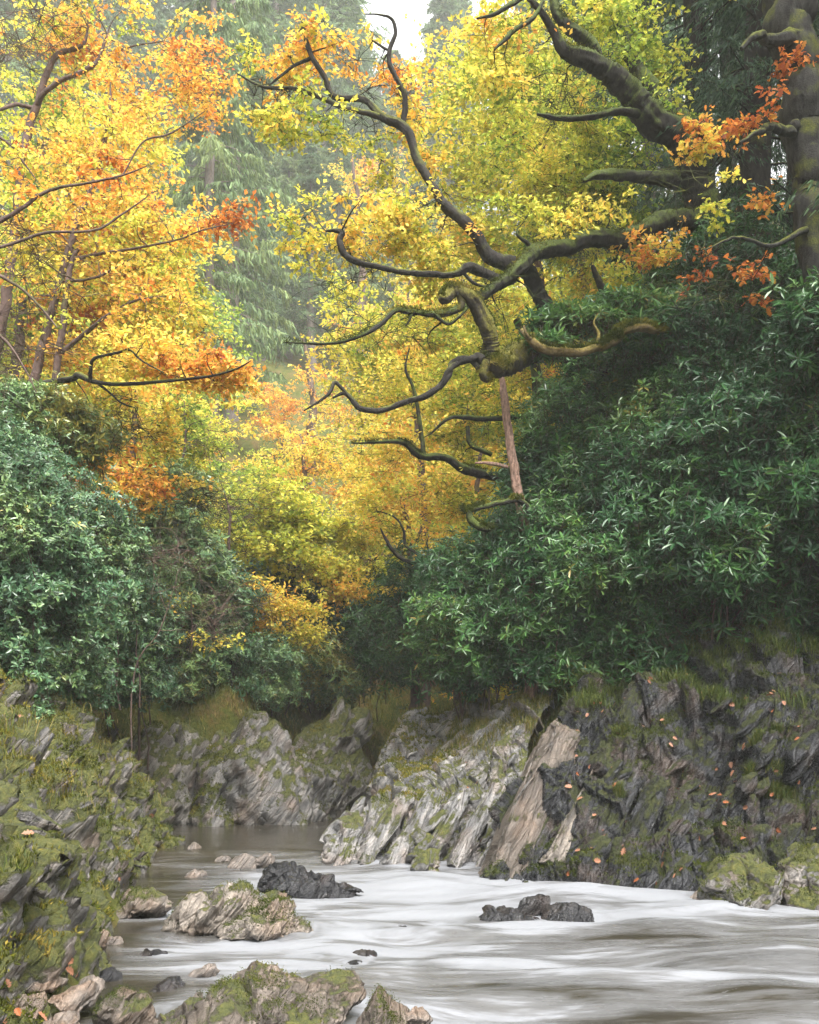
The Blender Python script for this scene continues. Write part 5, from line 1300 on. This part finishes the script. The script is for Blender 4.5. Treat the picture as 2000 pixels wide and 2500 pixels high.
GR = 'evergreen shrubs on the right bank'  # leaf tints drop towards the right, putting the slope's shade into the colour
shrub('bright green shrub hanging over the ledge nearest the middle of the gorge', [(1130, 1530, 17.8, 110, 120, 1.3, 1552, .62), (1200, 1430, 18, 120, 110, 1.3, 1417, .60), (1150, 1615, 17.6, 115, 70, .8, 1080, .6), (1090, 1420, 18.6, 70, 90, 1.0, 567, .58)], M_RHO, 201, ln=0.129, group=GR)
shrub('broad green shrub above the leaning slab, its lower leaves shading the rock', [(1330, 1550, 17.2, 150, 120, 1.2, 1890, .56), (1400, 1430, 16.8, 150, 120, 1.3, 1620, .55), (1300, 1330, 17.4, 130, 110, 1.3, 1215, .56)], M_RHO, 202, ln=0.138, group=GR)
shrub('green shrub reaching up to the foot of the leaning oak', [(1390, 1080, 18.4, 130, 120, 1.4, 1215, .58), (1330, 1200, 18.2, 120, 110, 1.3, 1080, .56), (1480, 980, 18.8, 130, 100, 1.4, 945, .58)], M_RHO, 203, ln=0.138, group=GR)
shrub('dark shrub in the middle of the right slope with long glossy leaves', [(1530, 1230, 17, 170, 150, 1.5, 2025, .48), (1600, 1100, 17.4, 150, 130, 1.4, 1350, .48), (1500, 1380, 16.4, 130, 110, 1.2, 1215, .5)], M_RHO, 204, ln=0.142, group=GR)
shrub('shaded shrub under the old oak near the top of the right slope', [(1620, 930, 18, 170, 110, 1.5, 1350, .5), (1720, 860, 18.2, 130, 100, 1.5, 945, .45), (1560, 860, 18.8, 110, 60, 1.2, 540, .55)], M_RHO, 205, ln=0.142, group=GR)
shrub('deep shaded shrub on the right with rosettes of long leaves', [(1770, 1150, 16, 170, 170, 1.5, 1890, .42), (1720, 1330, 15.6, 150, 130, 1.3, 1350, .42), (1860, 1010, 16.4, 140, 120, 1.3, 945, .42)], M_RHO, 206, ln=0.155, group=GR)
shrub('large leaved shrub at the right edge with bluish green rosettes', [(1940, 1180, 15.2, 120, 170, 1.1, 1080, .45), (1970, 1400, 16.4, 120, 130, 1.0, 945, .45), (1970, 820, 14.4, 80, 110, .9, 486, .5), (1890, 1340, 16.6, 110, 120, 1, 742, .42)], M_RHO, 207, ln=0.172, group=GR)
shrub('dark shrub on the right bank past the trunk at the right edge', [(2200, 1350, 15.8, 150, 170, 1.3, 1100, .42), (2180, 1050, 16.4, 140, 150, 1.3, 700, .42), (2450, 1300, 15, 160, 180, 1.3, 800, .42)], M_RHO, 212, ln=.155, group=GR)
shrub('low dark shrub over the grassy lip of the right bank', [(1620, 1500, 17.6, 130, 90, 1, 810, .46), (1760, 1470, 17.2, 110, 80, .9, 621, .42), (1500, 1580, 17.6, 90, 70, .8, 567, .5)], M_RHO, 208, ln=0.146, group=GR)
shrub('small leafy shrub at the shadowed top right under the conifers', [(1760, 640, 18.2, 120, 90, 1.2, 567, .42), (1850, 740, 17.6, 130, 90, 1.2, 648, .4), (1640, 740, 18.8, 100, 70, 1, 486, .5)], M_RHO, 209, ln=0.146, group=GR)
shrub('ferny greenery growing on the mossy log', [(1400, 785, 16.2, 110, 34, .4, 513, .62), (1520, 750, 16.6, 90, 38, .4, 405, .6), (1600, 800, 16.4, 60, 50, .4, 270, .5), (1330, 845, 15.9, 60, 26, .3, 202, .62), (1620, 770, 17.2, 90, 50, .6, 513, .55)], M_RHO, 210, name='fern', ln=0.172, wd=.2, per=6, cat='fern', skirt=0)
shrub('hazy shrub mass in the dark hollow at the head of the pool', [(960, 1560, 27, 110, 110, 1.6, 945, .42), (880, 1520, 29, 100, 130, 1.6, 945, .36), (1010, 1420, 27, 90, 80, 1.4, 567, .4), (830, 1600, 28, 70, 60, 1.2, 405, .42)], M_RHO, 211, ln=0.163, per=8)

GL = 'evergreen shrubs on the left bank'
shrub('large pale leaved evergreen shrub at the left edge above the mossy bank', [(40, 1250, 14.6, 170, 180, 1.4, 3000, .5), (120, 1420, 14.2, 160, 130, 1.2, 2375, .5), (-40, 1480, 14, 120, 130, 1.1, 875, .5), (60, 1580, 14.2, 130, 100, 1, 1250, .48), (10, 1120, 15.4, 110, 100, 1.2, 1000, .52)], M_HOL, 221, ln=.082, wd=.34, per=9, group=GL)
shrub('silvery green evergreen thicket in the middle of the left bank', [(230, 1370, 16.2, 130, 150, 1.3, 2375, .5), (310, 1520, 18.0, 130, 110, 1.2, 2125, .48), (390, 1440, 19, 70, 100, 1, 875, .5), (180, 1610, 15.2, 110, 110, 1, 1375, .46), (310, 1650, 18.2, 120, 75, .9, 1250, .44)], M_HOL, 222, ln=.082, wd=.34, per=9, group=GL)
shrub('rounded green shrub low over the rocks behind the left bank', [(520, 1600, 22.5, 120, 100, 1.3, 1500, 0.64), (640, 1640, 24, 110, 80, 1.3, 1250, 0.67), (460, 1670, 22, 90, 60, 1, 750, 0.62)], M_HOL, 223, ln=.12, wd=.3, per=8, group=GL)
shrub('bright green shrub close to the head of the pool', [(770, 1630, 27, 90, 80, 1.3, 1250, 0.80), (700, 1570, 28, 90, 70, 1.3, 875, 0.72), (830, 1670, 27, 60, 50, 1, 450, 0.74)], M_HOL, 224, ln=.13, wd=.3, per=8, group=GL)
shrub('mixed green shrubbery on the left slope behind the thicket', [(350, 1290, 21, 120, 80, 1.3, 1125, 0.67), (470, 1400, 21.5, 100, 110, 1.3, 1250, 0.62), (560, 1480, 23, 80, 80, 1.2, 750, 0.57), (430, 1200, 23, 90, 60, 1.2, 525, 0.72)], M_HOL, 225, ln=.13, wd=.34, per=8, group=GL)
shrub('yellowish leafy shrub below the long low bough at left', [(110, 1030, 17, 120, 70, 1, 700, .74), (60, 990, 17.4, 80, 40, .8, 325, .76), (220, 1080, 17.6, 80, 60, .9, 375, .64)], M_HOL, 226, ln=.13, wd=.28, per=8, group=GL)
shrub('dark far shrubbery between the left thicket and the hollow', [(700, 1420, 30, 110, 90, 1.6, 700, .3), (600, 1380, 31, 100, 80, 1.6, 575, .35), (780, 1480, 30, 90, 90, 1.5, 625, .28)], M_HOL, 227, ln=.19, wd=.36, per=8, group=GL)

# ------------------------------------------------------------------ haze, sky, sun, camera
HZ = (-232, 232, -56, 312, -4, 200)
V = np.array([[HZ[i], HZ[2 + j], HZ[4 + k]] for i in (0, 1) for j in (0, 1) for k in (0, 1)], float)
m = MB(); m.add(V, [[0, 1, 3, 2], [4, 6, 7, 5], [0, 4, 5, 1], [2, 3, 7, 6], [0, 2, 6, 4], [1, 5, 7, 3]])
mh, nt, out = newmat('pale_haze')
pv = N(nt, 'ShaderNodeVolumePrincipled'); pv.inputs['Density'].default_value = 0.0009; pv.inputs['Color'].default_value = (.95, .97, .94, 1); pv.inputs['Anisotropy'].default_value = 0
nt.links.new(pv.outputs[0], out.inputs['Volume'])
tag(m.build('haze', mh, smooth=False), kind='stuff', label='pale mist thickening with distance through the whole gorge')

w = bpy.data.worlds.new('World'); SC.world = w; w.use_nodes = True
nt = w.node_tree; bg = nt.nodes['Background']
EL, AZ = radians(60), radians(150)     # soft light over the photographer's right shoulder
sky = nt.nodes.new('ShaderNodeTexSky'); sky.sky_type = 'NISHITA'; sky.sun_disc = False
sky.sun_elevation = EL; sky.sun_rotation = AZ; sky.dust_density = 5.0; sky.air_density = 1.0; sky.ozone_density = 1.0
hs = nt.nodes.new('ShaderNodeHueSaturation'); hs.inputs['Saturation'].default_value = .12
nt.links.new(sky.outputs[0], hs.inputs['Color']); nt.links.new(hs.outputs[0], bg.inputs['Color'])
bg.inputs['Strength'].default_value = 0.15
sun = bpy.data.lights.new('sun', 'SUN'); sun.energy = 1.5; sun.angle = radians(35); sun.color = (1, .96, .9)
so = bpy.data.objects.new('sun', sun); COL.objects.link(so)
from mathutils import Vector
dirv = Vector((math.sin(AZ) * math.cos(EL), math.cos(AZ) * math.cos(EL), math.sin(EL)))
so.rotation_euler = dirv.to_track_quat('Z', 'Y').to_euler(); so.location = (0, 0, 60)

cam = bpy.data.cameras.new('camera'); co = bpy.data.objects.new('camera', cam); COL.objects.link(co)
co.location = (0, 0, CH); co.rotation_euler = (radians(90), 0, 0)
cam.sensor_fit = 'VERTICAL'; cam.sensor_height = 36; cam.lens = 36; cam.shift_y = (HOR - 1250) / 2500; cam.clip_end = 600; cam.clip_start = .1
SC.camera = co
SC.view_settings.view_transform = 'Standard'; SC.view_settings.look = 'None'; SC.view_settings.exposure = 2.25; SC.view_settings.gamma = 1
SC.view_settings.use_curve_mapping = False
c = SC.cycles
c.max_bounces = 6; c.diffuse_bounces = 3; c.glossy_bounces = 2; c.transmission_bounces = 3; c.transparent_max_bounces = 4; c.volume_bounces = 1
c.use_adaptive_sampling = False; c.use_denoising = True; c.caustics_reflective = False; c.caustics_refractive = False
SC.render.use_persistent_data = False
